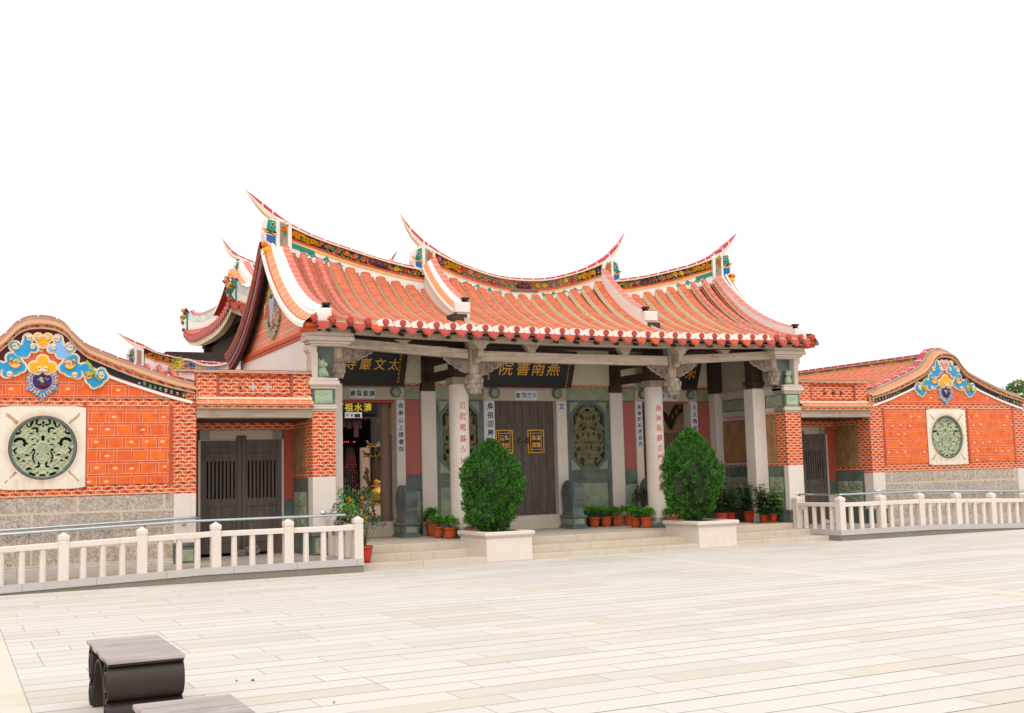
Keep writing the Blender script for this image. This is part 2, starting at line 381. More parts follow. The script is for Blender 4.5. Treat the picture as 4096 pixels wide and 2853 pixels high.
# ------------------------------------------------------------------ mesh helpers
class MB:
    def __init__(s): s.v = []; s.f = []; s.uv = []; s.mi = []; s.sm = []; s.mats = []
    def mid(s, m):
        if m not in s.mats: s.mats.append(m)
        return s.mats.index(m)
    def add(s, vs, fs, m, uvs=None, smooth=False):
        o = len(s.v); k = s.mid(m); s.v += [tuple(p) for p in vs]
        for f in fs:
            s.f.append([i+o for i in f]); s.mi.append(k); s.sm.append(smooth)
            if uvs is not None: s.uv.append([uvs[i] for i in f])
            else:
                P = [Vector(vs[i]) for i in f]
                n = Vector((0, 0, 0))
                for i in range(len(P)):
                    a, b = P[i], P[(i+1) % len(P)]
                    n += Vector(((a.y-b.y)*(a.z+b.z), (a.z-b.z)*(a.x+b.x), (a.x-b.x)*(a.y+b.y)))
                ax = max(range(3), key=lambda i: abs(n[i]))
                s.uv.append([(p.y, p.z) if ax == 0 else (p.x, p.z) if ax == 1 else (p.x, p.y) for p in P])
    def box(s, x0, x1, y0, y1, z0, z1, m, c=0.):
        x0, x1 = min(x0, x1), max(x0, x1); y0, y1 = min(y0, y1), max(y0, y1); z0, z1 = min(z0, z1), max(z0, z1)
        if c <= 0:
            vs = [(x0, y0, z0), (x1, y0, z0), (x1, y1, z0), (x0, y1, z0), (x0, y0, z1), (x1, y0, z1), (x1, y1, z1), (x0, y1, z1)]
            s.add(vs, [(3, 2, 1, 0), (4, 5, 6, 7), (0, 1, 5, 4), (1, 2, 6, 5), (2, 3, 7, 6), (3, 0, 4, 7)], m); return
        vs = []
        for (z, i) in ((z0, c), (z0+c, 0), (z1-c, 0), (z1, c)):
            for (x, y) in ((x0+i+(c if not i else 0), y0+i), (x1-i-(c if not i else 0), y0+i), (x1-i, y0+i+(c if not i else 0)), (x1-i, y1-i-(c if not i else 0)),
                           (x1-i-(c if not i else 0), y1-i), (x0+i+(c if not i else 0), y1-i), (x0+i, y1-i-(c if not i else 0)), (x0+i, y0+i+(c if not i else 0))):
                vs.append((x, y, z))
        fs = [tuple(range(7, -1, -1)), tuple(range(24, 32))]
        for r in range(3):
            for i in range(8): fs.append((r*8+i, r*8+(i+1) % 8, r*8+8+(i+1) % 8, r*8+8+i))
        s.add(vs, fs, m)
    def prism(s, poly, axis, a, b, m, mside=None):
        """poly in the plane across axis: 'y' -> (x,z), 'x' -> (y,z), 'z' -> (x,y)"""
        def P(p, t): return (p[0], t, p[1]) if axis == 'y' else (t, p[0], p[1]) if axis == 'x' else (p[0], p[1], t)
        n = len(poly)
        s.add([P(p, a) for p in poly], [tuple(range(n))], m)
        s.add([P(p, b) for p in poly], [tuple(range(n-1, -1, -1))], m)
        vs = [P(p, a) for p in poly]+[P(p, b) for p in poly]
        s.add(vs, [(i, n+i, n+(i+1) % n, (i+1) % n) for i in range(n)], mside or m)
    def lathe(s, prof, c, m, n=16, axis='z', smooth=True, a0=0., a1=2*math.pi):
        full = abs(a1-a0-2*math.pi) < 1e-6
        k = n if full else n+1
        vs = []; uv = []; L = 0
        for j, (r, h) in enumerate(prof):
            if j: L += math.hypot(r-prof[j-1][0], h-prof[j-1][1])
            for i in range(k):
                t = a0+(a1-a0)*i/n; ca, sa = math.cos(t)*r, math.sin(t)*r
                vs.append((c[0]+ca, c[1]+sa, c[2]+h) if axis == 'z' else (c[0]+h, c[1]+ca, c[2]+sa) if axis == 'x' else (c[0]+ca, c[1]+h, c[2]+sa))
                uv.append((t*max(.05, prof[0][0]), L))
        fs = []
        for j in range(len(prof)-1):
            for i in range(n):
                fs.append((j*k+i, j*k+(i+1) % k, (j+1)*k+(i+1) % k, (j+1)*k+i))
        s.add(vs, fs, m, uv, smooth)
    def tube(s, pts, r, m, n=6, smooth=True, caps=True):
        pts = [Vector(p) for p in pts]; N = len(pts)
        rs = r if isinstance(r, (list, tuple)) else [r]*N
        vs = []; ref = Vector((0, 0, 1))
        for i, p in enumerate(pts):
            t = (pts[min(i+1, N-1)]-pts[max(i-1, 0)])
            t = t.normalized() if t.length > 1e-9 else Vector((0, 0, 1))
            a = t.cross(ref)
            if a.length < .05: a = t.cross(Vector((0, 1, 0)))
            a.normalize(); b = a.cross(t)
            for k in range(n):
                w = 2*math.pi*k/n; vs.append(p+(a*math.cos(w)+b*math.sin(w))*rs[i])
        fs = [(i*n+k, i*n+(k+1) % n, (i+1)*n+(k+1) % n, (i+1)*n+k) for i in range(N-1) for k in range(n)]
        if caps: fs += [tuple(range(n-1, -1, -1)), tuple(range((N-1)*n, N*n))]
        s.add(vs, fs, m, None, smooth)
    def grid(s, fn, nu, nv, m, smooth=True, uvfn=None):
        vs = [fn(i/nu, j/nv) for j in range(nv+1) for i in range(nu+1)]
        uv = [uvfn(i/nu, j/nv) for j in range(nv+1) for i in range(nu+1)] if uvfn else None
        fs = [(j*(nu+1)+i, j*(nu+1)+i+1, (j+1)*(nu+1)+i+1, (j+1)*(nu+1)+i) for j in range(nv) for i in range(nu)]
        s.add(vs, fs, m, uv, smooth)
    def sweep(s, pts, lat, prof, smooth=False, closed=False):
        """prof: list of (offset along lat, height along normal, material of the strip to the next point)"""
        pts = [Vector(p) for p in pts]; lat = Vector(lat); N = len(pts); L = [0]
        for i in range(1, N): L.append(L[-1]+(pts[i]-pts[i-1]).length)
        nr = []
        for i in range(N):
            t = (pts[min(i+1, N-1)]-pts[max(i-1, 0)]).normalized(); n_ = lat.cross(t)
            if n_.z < 0: n_ = -n_
            nr.append(n_.normalized())
        acc = 0
        for k in range(len(prof)-1):
            (o0, h0, m), (o1, h1, _) = prof[k], prof[k+1]
            d = math.hypot(o1-o0, h1-h0)
            if m is None: acc += d; continue
            vs = []; uv = []
            for i in range(N):
                vs += [pts[i]+lat*o0+nr[i]*h0, pts[i]+lat*o1+nr[i]*h1]
                uv += [(acc, L[i]), (acc+d, L[i])]
            s.add(vs, [(2*i, 2*i+1, 2*i+3, 2*i+2) for i in range(N-1)], m, uv, smooth)
            acc += d
    def ribbon(s, A, B, m, uvl=None):
        """strip between two polylines"""
        vs = []; uv = []; L = 0
        for i in range(len(A)):
            a, b = Vector(A[i]), Vector(B[i])
            if i: L += (a-Vector(A[i-1])).length
            vs += [a, b]; uv += [(L, 0), (L, (a-b).length)]
        s.add(vs, [(2*i, 2*i+1, 2*i+3, 2*i+2) for i in range(len(A)-1)], m, uv)
    def slab(s, A, B, y0, y1, m, axis='y'):
        """solid strip between polylines A (low) and B (high) given as (x,z), from y0 to y1"""
        P = (lambda p, t: (p[0], t, p[1])) if axis == 'y' else (lambda p, t: (t, p[0], p[1]))
        n = len(A)
        for t in (y0, y1): s.ribbon([P(p, t) for p in A], [P(p, t) for p in B], m)
        s.ribbon([P(p, y0) for p in B], [P(p, y1) for p in B], m)
        s.ribbon([P(p, y0) for p in A], [P(p, y1) for p in A], m)
        for i in (0, n-1): s.add([P(A[i], y0), P(B[i], y0), P(B[i], y1), P(A[i], y1)], [(0, 1, 2, 3)], m)
    def xform(s, fn, start=0):
        s.v = s.v[:start]+[tuple(fn(p)) for p in s.v[start:]]
    def mesh(s, name, off=(0, 0, 0)):
        me = bpy.data.meshes.new(name)
        me.from_pydata([(a-off[0], b-off[1], c-off[2]) for a, b, c in s.v], [], s.f)
        for m in s.mats: me.materials.append(MT[m])
        me.polygons.foreach_set("material_index", s.mi)
        me.polygons.foreach_set("use_smooth", s.sm)
        ul = me.uv_layers.new(name="UVMap")
        flat = []
        for f in s.uv:
            for p in f: flat += [p[0], p[1]]
        ul.data.foreach_set("uv", flat)
        me.update()
        return me
    def build(s, name, parent=None, base=None):
        """one mesh object; world coordinates are kept whatever it hangs under"""
        if parent is not None:
            off = parent['_w']; me = s.mesh(name, off); o = bpy.data.objects.new(name, me); o.parent = parent; o['_w'] = list(off)
        else:
            off = base or (0, 0, 0); me = s.mesh(name, off); o = bpy.data.objects.new(name, me); o.location = off; o['_w'] = list(off)
        COL.objects.link(o)
        return o

def tag(o, label, cat, group=None, kind=None):
    if label: o['label'] = label
    if cat: o['category'] = cat
    if group: o['group'] = group
    if kind: o['kind'] = kind
    return o
def thing(name, label, cat, loc, group=None):
    o = bpy.data.objects.new(name, None); o.empty_display_size = .3; COL.objects.link(o); o.location = loc; o['_w'] = list(loc)
    return tag(o, label, cat, group)
def dup(root, loc, label, rz=0.):
    r = root.copy(); COL.objects.link(r); r.location = loc; r.rotation_euler = (0, 0, rz); r['label'] = label
    for ch in list(root.children):
        c = ch.copy(); COL.objects.link(c); c.parent = r
        for g in list(ch.children):
            d = g.copy(); COL.objects.link(d); d.parent = c
    return r

# lettering: the glyphs of Blender's own built-in font turned into mesh
GL = {}
def glyph(ch, bold=.012):
    k = (ch, bold)
    if k not in GL:
        c = bpy.data.curves.new("lettering", 'FONT'); c.body = ch; c.size = 1; c.offset = bold; c.resolution_u = 3; c.extrude = .02
        o = bpy.data.objects.new("lettering", c); COL.objects.link(o)
        dg = bpy.context.evaluated_depsgraph_get(); dg.update()
        me = bpy.data.meshes.new_from_object(o.evaluated_get(dg))
        vs = [tuple(v.co) for v in me.vertices]; fs = [tuple(p.vertices) for p in me.polygons]
        if vs:
            x = [v[0] for v in vs]; y = [v[1] for v in vs]; cx, cy = (min(x)+max(x))/2, (min(y)+max(y))/2
            vs = [(a-cx, b-cy, d) for a, b, d in vs]
        GL[k] = (vs, fs)
        bpy.data.objects.remove(o); bpy.data.curves.remove(c); bpy.data.meshes.remove(me)
    return GL[k]
def write(mb, ch, x, y, z, size, m, wscale=1., bold=.012, slant=0., tilt=0.):
    """one character standing upright at x, z, facing -Y"""
    vs, fs = glyph(ch, bold)
    mb.add([(x+(a+slant*b)*size*wscale, y-d*size*.4+b*size*tilt, z+b*size) for a, b, d in vs], fs, m)

def fbm(x, y, sd=0.): return mnoise.fractal(Vector((x, y, sd)), .6, 2.1, 4)
def relief(mb, x0, x1, z0, z1, y, m, amp=.03, f=9., sd=0., n=None, plane='y', sgn=-1):
    """carved panel: a finely divided sheet with swirling ridges, closed by its border"""
    nx = n or max(10, int((x1-x0)/.022)); nz = max(8, int((z1-z0)/.022))
    def fn(a, b):
        X, Z = x0+(x1-x0)*a, z0+(z1-z0)*b
        w = fbm(X*3, Z*3, sd+5)*.35
        q = abs(math.sin((X+w)*f*2.1+2*fbm(X*f*.4, Z*f*.4, sd)*3)*math.cos((Z-w)*f*1.9+fbm(Z*f*.5, X*f*.5, sd+2)*3))
        e = min(1, min(a, 1-a, b, 1-b)*8)
        h = (q*.7+max(0, fbm(X*f, Z*f, sd+9))*.8)*amp*e
        return (X, y+sgn*h, Z) if plane == 'y' else (y+sgn*h, X, Z)
    mb.grid(fn, nx, nz, m)

def spiral(cx, cz, r, turns=1.4, a0=0., d=1, n=22, rmin=.18):
    return [(cx+math.cos(a0+d*t/n*turns*2*math.pi)*r*(1-(1-rmin)*t/n), cz+math.sin(a0+d*t/n*turns*2*math.pi)*r*(1-(1-rmin)*t/n)) for t in range(n+1)]
def circ(cx, cz, rx, rz=None, n=20): return [(cx+math.cos(2*math.pi*i/n)*rx, cz+math.sin(2*math.pi*i/n)*(rz or rx)) for i in range(n)]

# ================================================================== the setting
def structure(name, mb):
    o = mb.build(name); o['kind'] = 'structure'; return o
mb = MB(); mb.add([(-300, -300, 0), (300, -300, 0), (300, 300, 0), (-300, 300, 0)], [(0, 1, 2, 3)], 'plaza'); structure("plaza", mb)
FL = .345
mb = MB(); mb.box(-5.325, 5.325, -.055, 2.62, .02, FL, 'granite_step', .012); structure("platform", mb)
mb = MB()
mb.box(-5.325, 5.325, -1.205, -.62, -.05, .105, 'granite_step', .01)
mb.box(-5.325, 5.325, -.63, -.06, -.05, .222, 'granite_step', .01)
structure("steps", mb)
mb = MB(); mb.add([(-9, 2.9, FL-.002), (9, 2.9, FL-.002), (9, 24, FL-.002), (-9, 24, FL-.002)], [(0, 1, 2, 3)], 'granite_floor'); structure("courtyard_floor", mb)
def deckz(x):
    a = abs(x); return .218-max(0, a-8.0)*.029
for s, nm in ((-1, "ramp"), (1, "ramp")):
    mb = MB(); xs = [5.33, 6.5, 8.0, 9.5, 11, 12.5, 15.]
    for a, b in zip(xs[:-1], xs[1:]):
        za, zb = deckz(a), deckz(b)
        mb.add([(s*a, -1.5, za), (s*b, -1.5, zb), (s*b, 1.25, zb), (s*a, 1.25, za)], [(0, 1, 2, 3)], 'granite_floor')
        # kerb stones and the darker course under them
        for (y0, y1, h0, h1, m) in ((-1.574, -1.40, -.10, .012, 'granite_kerb'), (-1.555, -1.42, -.6, -.10, 'concrete')):
            A = [(s*a, y0, za+h0), (s*b, y0, zb+h0), (s*b, y0, zb+h1), (s*a, y0, za+h1)]
            B = [(p[0], y1, p[2]) for p in A]
            mb.add(A+B, [(0, 1, 2, 3), (3, 2, 6, 7), (4, 7, 6, 5)], m)
    # return towards the pillar
    mb.box(s*5.327, s*5.48, -1.40, -.02, deckz(5)-.10, deckz(5)+.012, 'granite_kerb'); mb.box(s*5.329, s*5.46, -1.42, -.02, -.5, deckz(5)-.10, 'concrete')
    for (y0, y1, z0, z1, m, xx) in ((-1.574, -1.40, .118, .23, 'granite_kerb', 5.33), (-1.555, -1.42, -.4, .118, 'concrete', 5.33)): mb.add([(s*xx, y0, z0), (s*xx, y1, z0), (s*xx, y1, z1), (s*xx, y0, z1)], [(0, 1, 2, 3)], m)
    structure(nm, mb)

# ================================================================== gate hall
HALL = thing("gate_hall", "temple gate hall with sweeping swallowtail roof, stone pillars and a dark double door", "temple", (0, 2.7, 0))
RY0, RY1 = -.4, 2.7                     # eave and ridge of the front slope
def roof_e(x): return 4.385+.085*(abs(x)/6)**2.5
def roof_r(x):
    a = abs(x)
    if a <= 2.28: return 5.62+.1*a*a
    t = a-2.28; return 5.60+.2*t+.012*t*t
def gprof(t): t = max(0, min(1, t)); return .28*t+.60*t*t+.12*t**6
def roofz(x, y, mid=None):
    if y > RY1: y = 2*RY1-y
    a = abs(x); r = roof_r(min(a, 2.28) if mid else a if a > 2.28 else a)
    if mid is False: r = roof_r(max(a, 2.281))
    return roof_e(x)+(r-roof_e(x))*gprof((y-RY0)/(RY1-RY0))
NS = 16
def rowpts(x, y0=RY0, y1=RY1, n=NS, dz=0., mid=None): return [(x, y0+(y1-y0)*i/n, roofz(x, y0+(y1-y0)*i/n, mid)+dz) for i in range(n+1)]
PITCH_ = .343
def build_roof():
    mb = MB()
    rows = [(-17+k)*PITCH_ for k in range(35)]
    for x in rows:
        a = abs(x)
        if a > 5.9: continue
        # channel to the right of the row
        mid = a < 2.26
        for xx in (x-.17,):
            mb.sweep(rowpts(xx, dz=.0, mid=abs(xx) < 2.28), (1, 0, 0), [(0, .015, 'gutter'), (.06, 0, 'gutter'), (.11, -.005, 'gutter'), (.17, .0, 'gutter'), (.23, -.005, 'gutter'), (.29, 0, 'gutter'), (.343, .015, None)])
        if a > 5.5: continue
        if a > 4.5:
            pr = [(-.085, .0, 'mortar'), (-.075, .055, 'barrel')]+[(math.cos(math.pi-math.pi*i/8)*.07, .055+math.sin(math.pi*i/8)*.062, 'barrel') for i in range(1, 8)]+[(.075, .055, 'mortar'), (.085, 0., None)]
            mb.sweep(rowpts(x), (1, 0, 0), pr, True)
        else:
            w = .118
            w = .108; pr = [(-w-.04, -.005, 'mortar'), (-w, .085, 'arch')]+[(math.cos(math.pi-math.pi*i/8)*w, .085+math.sin(math.pi*i/8)*.036, 'arch') for i in range(1, 8)]+[(w, .085, 'mortar'), (w+.04, -.005, None)]
            mb.sweep(rowpts(x, mid=mid), (1, 0, 0), pr)
    # rear slope and the timber lining under both slopes
    N = 24
    for sx in range(N):
        xa, xb = -5.95+11.9*sx/N, -5.95+11.9*(sx+1)/N
        ya = [RY1+3.1*i/10 for i in range(11)]
        mb.ribbon([(xa, y, roofz(xa, y)) for y in ya], [(xb, y, roofz(xb, y)) for y in ya], 'gutter')
        yb = [RY0+.02+6.15*i/20 for i in range(21)]
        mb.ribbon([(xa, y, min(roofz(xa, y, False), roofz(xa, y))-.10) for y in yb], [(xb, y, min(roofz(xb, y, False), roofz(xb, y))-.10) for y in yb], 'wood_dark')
    # white step where the higher middle slope meets the side slopes
    for s in (-1, 1):
        ys = [RY0+(RY1-RY0)*i/NS for i in range(NS+1)]
        mb.ribbon([(s*2.285, y, roofz(2.28, y, False)-.02) for y in ys], [(s*2.285, y, roofz(2.28, y, True)+.10) for y in ys], 'white')
    return mb.build("roof", HALL)
roof = build_roof()
def build_eaves():
    mb = MB(); mbw = MB()
    for k in range(35):
        x = (-17+k)*PITCH_; a = abs(x); z = roof_e(x)+.02; y = RY0
        # round end tile on every row
        st = len(mb.v)
        mb.lathe([(.0, -.075), (.026, -.082), (.03, -.075), (.052, -.075), (.062, -.068), (.066, -.05), (.06, .12)], (x, y, z+.045), 'eavered', 12, 'y', False)
        mb.xform(lambda p: (p[0], p[1]-.0, p[2]-max(0, -.0)), st)
        # small lip hanging under the round tile
        mb.prism([(x-.045, z), (x+.045, z), (x+.03, z-.035), (x, z-.05), (x-.03, z-.035)], 'y', y-.05, y-.03, 'eavered')
        if a < 4.5:   # white lime cap behind it
            w = .125
            pl = [(x-w-.03, z-.03), (x-w, z+.06)]+[(x+math.cos(math.pi-math.pi*i/8)*w, z+.06+math.sin(math.pi*i/8)*.055) for i in range(1, 8)]+[(x+w, z+.06), (x+w+.03, z-.03)]
            mbw.prism(pl, 'y', y-.045, y+.14, 'white')
        if k < 34:
            xm = x+PITCH_/2; zm = roof_e(xm)
            m = 'eaveor' if k in (3, 15, 20, 21, 24, 27, 28) else 'eavered'
            sh = [(-.125, .03), (.125, .03), (.124, -.03), (.112, -.05), (.108, -.08), (.084, -.098), (.066, -.122), (.034, -.138), (0, -.160), (-.034, -.138), (-.066, -.122), (-.084, -.098), (-.108, -.08), (-.112, -.05), (-.124, -.03)]
            st = len(mb.v); mb.prism([(xm+p[0], zm+p[1]) for p in sh], 'y', y-.03, y-.008, m)
            st2 = len(mb.v); mb.prism([(xm+p[0]*.72, zm+p[1]*.72-.012) for p in sh], 'y', y-.04, y-.031, m)
            mb.xform(lambda p: (p[0], p[1]+(p[2]-zm)*.35, p[2]), st)
            mbw.prism([(xm-.1, zm+.0), (xm+.1, zm+.0), (xm+.1, zm+.025), (xm-.1, zm+.025)], 'y', y-.035, y+.1, 'white' if a < 4.6 else 'mortar')
    e = mb.build("eave_tile", roof); mbw.build("lime_cap", roof); return e
build_eaves()

def lerp(tab, x):
    if x <= tab[0][0]: return tab[0][1:]
    for a, b in zip(tab[:-1], tab[1:]):
        if x <= b[0]:
            t = (x-a[0])/(b[0]-a[0]); return tuple(p+(q-p)*t for p, q in zip(a[1:], b[1:]))
    return tab[-1][1:]
def smooth_tab(tab, n):
    """Catmull-Rom through the rows of a table"""
    out = []
    for i in range(len(tab)-1):
        p0, p1, p2, p3 = tab[max(i-1, 0)], tab[i], tab[i+1], tab[min(i+2, len(tab)-1)]
        for k in range(n):
            t = k/n
            out.append(tuple(.5*((2*b)+(c-a)*t+(2*a-5*b+4*c-d)*t*t+(3*b-a-3*c+d)*t**3) for a, b, c, d in zip(p0, p1, p2, p3)))
    out.append(tab[-1]); return out
def rosette(mb, x, y, z, r, m, mc=None):
    for ring, (rr, n, off, dy) in enumerate(((r, 7, 0, 0), (r*.72, 6, .4, -.012), (r*.42, 5, .1, -.024))):
        for i in range(n):
            t = 2*math.pi*(i+off)/n; c, s_ = math.cos(t), math.sin(t); px, pz = -s_, c
            w = rr*.55
            mb.add([(x+c*rr*.15, y+dy-.004, z+s_*rr*.15), (x+c*rr*.6+px*w, y+dy-.022, z+s_*rr*.6+pz*w), (x+c*rr, y+dy-.03, z+s_*rr), (x+c*rr*.6-px*w, y+dy-.022, z+s_*rr*.6-pz*w)], [(0, 1, 2, 3)], m if ring < 2 or not mc else mc)
def leaf2(mb, x, y, z, a, L, m, w=.4, dy=.02):
    c, s_ = math.cos(a), math.sin(a)
    mb.add([(x, y, z), (x+c*L*.5-s_*L*w*.5, y-dy*.3, z+s_*L*.5+c*L*w*.5), (x+c*L, y-dy, z+s_*L), (x+c*L*.5+s_*L*w*.5, y-dy*.3, z+s_*L*.5-c*L*w*.5), (x+c*L*.5, y-dy*1.2, z+s_*L*.5)], [(0, 1, 4), (1, 2, 4), (2, 3, 4), (3, 0, 4)], m)
FLC = ['fl_pink', 'fl_yel', 'fl_or', 'fl_pink', 'fl_red', 'fl_yel']
def flower_band(parent, xs, lo, hi, y, step=.105, yellow=None, purple=None):
    """moulded flowers and leaves set on a ridge's dark band; lo/hi give the band's edges"""
    mb = MB(); x0, x1 = xs; x = x0+.06; i = 0
    R = random.Random(int((x0+20)*100))
    while x < x1-.05:
        zl, zh = lo(x), hi(x); zm = (zl+zh)/2; h = zh-zl
        if yellow and any(abs(x-q) < .17 for q in yellow):
            for k in range(7):
                rosette(mb, x+R.uniform(-.05, .05), y-.01, zm+R.uniform(-.35, .35)*h*.7, .035, 'fl_yel', 'fl_or' if k % 3 == 0 else None)
        elif purple and abs(x-purple) < .14:
            for k in range(4): rosette(mb, x+R.uniform(-.06, .06), y-.02, zm+R.uniform(-.2, .2)*h, .06, 'fl_pur', 'fl_pink' if k == 0 else None)
        else:
            if i % 3 == 0: rosette(mb, x, y-.02, zm+R.uniform(-.15, .15)*h, h*R.uniform(.24, .33), R.choice(FLC), R.choice((None, 'fl_or', 'fl_red')))
            for k in range(9): leaf2(mb, x+R.uniform(-.06, .06), y-.012, zm+R.uniform(-.33, .33)*h, R.uniform(0, 6.3), R.uniform(.05, .085), R.choice(('fl_grn', 'fl_grn', 'fl_grn2', 'fl_grn', 'fl_or', 'fl_blue') if k < 5 else ('fl_grn', 'fl_blue', 'fl_or', 'fl_red')))
        x += step*.6; i += 1
    return mb.build("flower_relief", parent)
#            x    top  creambot flowbot yelbot tiletop
MIDT = [(0, 6.09, 6.015, 5.81, 5.755, 5.60), (.7, 6.14, 6.065, 5.865, 5.805, 5.65), (1.4, 6.32, 6.245, 6.03, 5.97, 5.80), (1.8, 6.47, 6.38, 6.16, 6.095, 5.93), (2.12, 6.64, 6.515, 6.275, 6.215, 6.05), (2.3, 6.745, 6.60, 6.35, 6.29, 6.1)]
SIDT = [(2.3, 6.17, 6.095, 5.92, 5.84, 5.60), (2.9, 6.25, 6.175, 6.0, 5.915, 5.70), (3.5, 6.36, 6.295, 6.11, 6.025, 5.83), (4.2, 6.545, 6.47, 6.265, 6.18, 6.0), (4.85, 6.73, 6.65, 6.455, 6.36, 6.17), (5.42, 6.97, 6.86, 6.62, 6.52, 6.3), (5.8, 7.215, 7.03, 6.76, 6.66, 6.4)]
RG = 2.75                               # the ridge stands on this Y
def ridge_solid(mb, P, col_lo, col_hi, half, m):
    y = RG
    A = [(p[0], p[col_lo]) for p in P]; B = [(p[0], p[col_hi]) for p in P]
    mb.slab(A, B, y-half, y+half, m)
def ridge_body(parent, P):
    mb = MB(); ridge_solid(mb, P, 2, 1, .10, 'crimson')
    top = [(p[0], p[2]+.062*0, p[2]+(p[1]-p[2])*.42) for p in P]
    mb.slab([(p[0], p[1]) for p in top], [(p[0], p[2]) for p in top], RG-.165, RG+.165, 'cream')
    ridge_solid(mb, P, 3, 2, .10, 'fl_bg')
    mb.slab([(p[0], p[3]-.022) for p in P], [(p[0], p[3]+.012) for p in P], RG-.15, RG+.15, 'redbead')
    mb.slab([(p[0], p[4]) for p in P], [(p[0], p[3]-.022) for p in P], RG-.135, RG+.135, 'yellowband')
    mb.slab([(p[0], p[5]-.25) for p in P], [(p[0], p[4]) for p in P], RG-.12, RG+.12, 'white')
    return mb
def tip(mb, s, pts_top, pts_bot, half=.10):
    """the forked swallowtail past the end post: pts are (|x|, z)"""
    n = len(pts_top)
    for i in range(n-1):
        (xa, za), (xb, zb) = pts_top[i], pts_top[i+1]; (ua, wa), (ub, wb) = pts_bot[i], pts_bot[i+1]
        fa, fb = 1-i/(n-1)*.85, 1-(i+1)/(n-1)*.85
        for y0, y1 in ((RG-half*fa, RG-half*fb), (RG+half*fa, RG+half*fb)):
            mb.add([(s*xa, y0, za), (s*xb, y1, zb), (s*(xb*.55+ub*.45), y1, zb*.55+wb*.45), (s*(xa*.55+ua*.45), y0, za*.55+wa*.45)], [(0, 1, 2, 3)], 'crimson')
            mb.add([(s*ua, y0, wa), (s*ub, y1, wb), (s*(xb*.55+ub*.45), y1, zb*.55+wb*.45), (s*(xa*.55+ua*.45), y0, za*.55+wa*.45)], [(0, 1, 2, 3)], 'cream')
        mb.add([(s*xa, RG-half*fa, za), (s*xb, RG-half*fb, zb), (s*xb, RG+half*fb, zb), (s*xa, RG+half*fa, za)], [(0, 1, 2, 3)], 'crimson')
        mb.add([(s*ua, RG-half*fa, wa), (s*ub, RG-half*fb, wb), (s*ub, RG+half*fb, wb), (s*ua, RG+half*fa, wa)], [(0, 1, 2, 3)], 'cream')
def endpost(mb, s, xi, xo, zb, zt0, zt1, k=1.):
    """white upright with a flower niche, then the blue and green end panel under the tail"""
    w = xo-xi
    mb.slab([(s*xi, zb), (s*xo, zb)], [(s*xi, zt0), (s*xo, zt1)], RG-.17, RG+.17, 'white')
    mb.slab([(s*(xi+w*.28), zb+.12), (s*(xi+w*.78), zb+.12)], [(s*(xi+w*.28), zt0-.05), (s*(xi+w*.78), zt1-.1)], RG-.185, RG-.17, 'fl_bgl')
    # end panel
    x1 = xo+.24*k; zl = zb+.05
    pan = [(xo, zl), (x1, zl+.14*k), (x1+.02, zl+.34*k), (x1-.02, zl+.62*k), (xo, zt1-.02)]
    mb.prism([(s*a, b) for a, b in pan], 'y', RG-.15, RG+.15, 'white')
    mb.prism([(s*a, b) for a, b in ((xo+.02, zl+.09), (x1-.03, zl+.17*k), (x1-.03, zl+.31*k), (xo+.02, zl+.27*k))], 'y', RG-.165, RG-.15, 'blue')
    mb.prism([(s*a, b) for a, b in ((xo+.02, zl+.37*k), (x1-.03, zl+.40*k), (x1-.07, zl+.62*k), (xo+.02, zt1-.1))], 'y', RG-.165, RG-.15, 'teal')
    mb.prism([(s*a, b) for a, b in ((xo, zl+.28*k), (x1+.08, zl+.44*k), (x1+.01, zl+.36*k), (xo, zl+.33*k))], 'y', RG-.175, RG-.16, 'yellow')
    for t in range(5):
        q = 2*math.pi*t/5; leaf2(mb, s*(xo+.09), RG-.167, zl+.52*k, q, .06, 'white', .5, .01)
    mb.prism([(s*a, b) for a, b in circ(xo+.09, zl+.52*k, .028, n=8)], 'y', RG-.185, RG-.167, 'maroon')
def niche_flowers(parent, s, x, z0, z1):
    mb = MB(); R = random.Random(int(x*77)); h = z1-z0
    rosette(mb, s*x, RG-.2, z0+h*.68, .07, 'fl_or', 'fl_pink')
    for k in range(10): leaf2(mb, s*x+R.uniform(-.04, .04), RG-.192, z0+h*R.uniform(.1, .95), R.uniform(0, 6.3), R.uniform(.06, .09), R.choice(('fl_grn', 'fl_grn', 'fl_grn2', 'fl_or')))
    return mb.build("flower_relief", parent)
P = smooth_tab([tuple([-r[0]]+list(r[1:])) for r in MIDT[:0:-1]]+MIDT, 6)
mb = ridge_body(None, P)
# teal cartouche and the painted scroll under it
mb.slab([(-.30, 5.752), (.42, 5.762)], [(-.30, 5.79), (.42, 5.80)], RG-.142, RG-.13, 'teal')
for s in (-1, 1):
    tip(mb, s, [(2.28, 6.73), (2.45, 6.86), (2.62, 7.02), (2.77, 7.19), (2.92, 7.38)], [(2.28, 6.59), (2.48, 6.70), (2.65, 6.87), (2.78, 7.08), (2.915, 7.375)])
    endpost(mb, s, 2.16, 2.46, 6.02, 6.56, 6.72, .8)
    for q in range(4):
        x = s*(.55+.28*q); z = lerp(MIDT, abs(x))[3]-.075
        mb.tube([(p[0], RG-.128, p[1]) for p in spiral(x, z, .045, 1.2, 1.5*q, s)], .008, 'teal', 4)
        mb.tube([(x, RG-.126, z+.035), (x+s*.14, RG-.126, z-.02), (x+s*.27, RG-.126, z+.05)], .008, 'teal', 4)
mid_ridge = mb.build("ridge", HALL)
mt = {}
flower_band(mid_ridge, (-2.12, 2.12), lambda x: lerp(MIDT, abs(x))[2], lambda x: lerp(MIDT, abs(x))[1], RG-.105, yellow=(-1.72, 1.72), purple=.05)
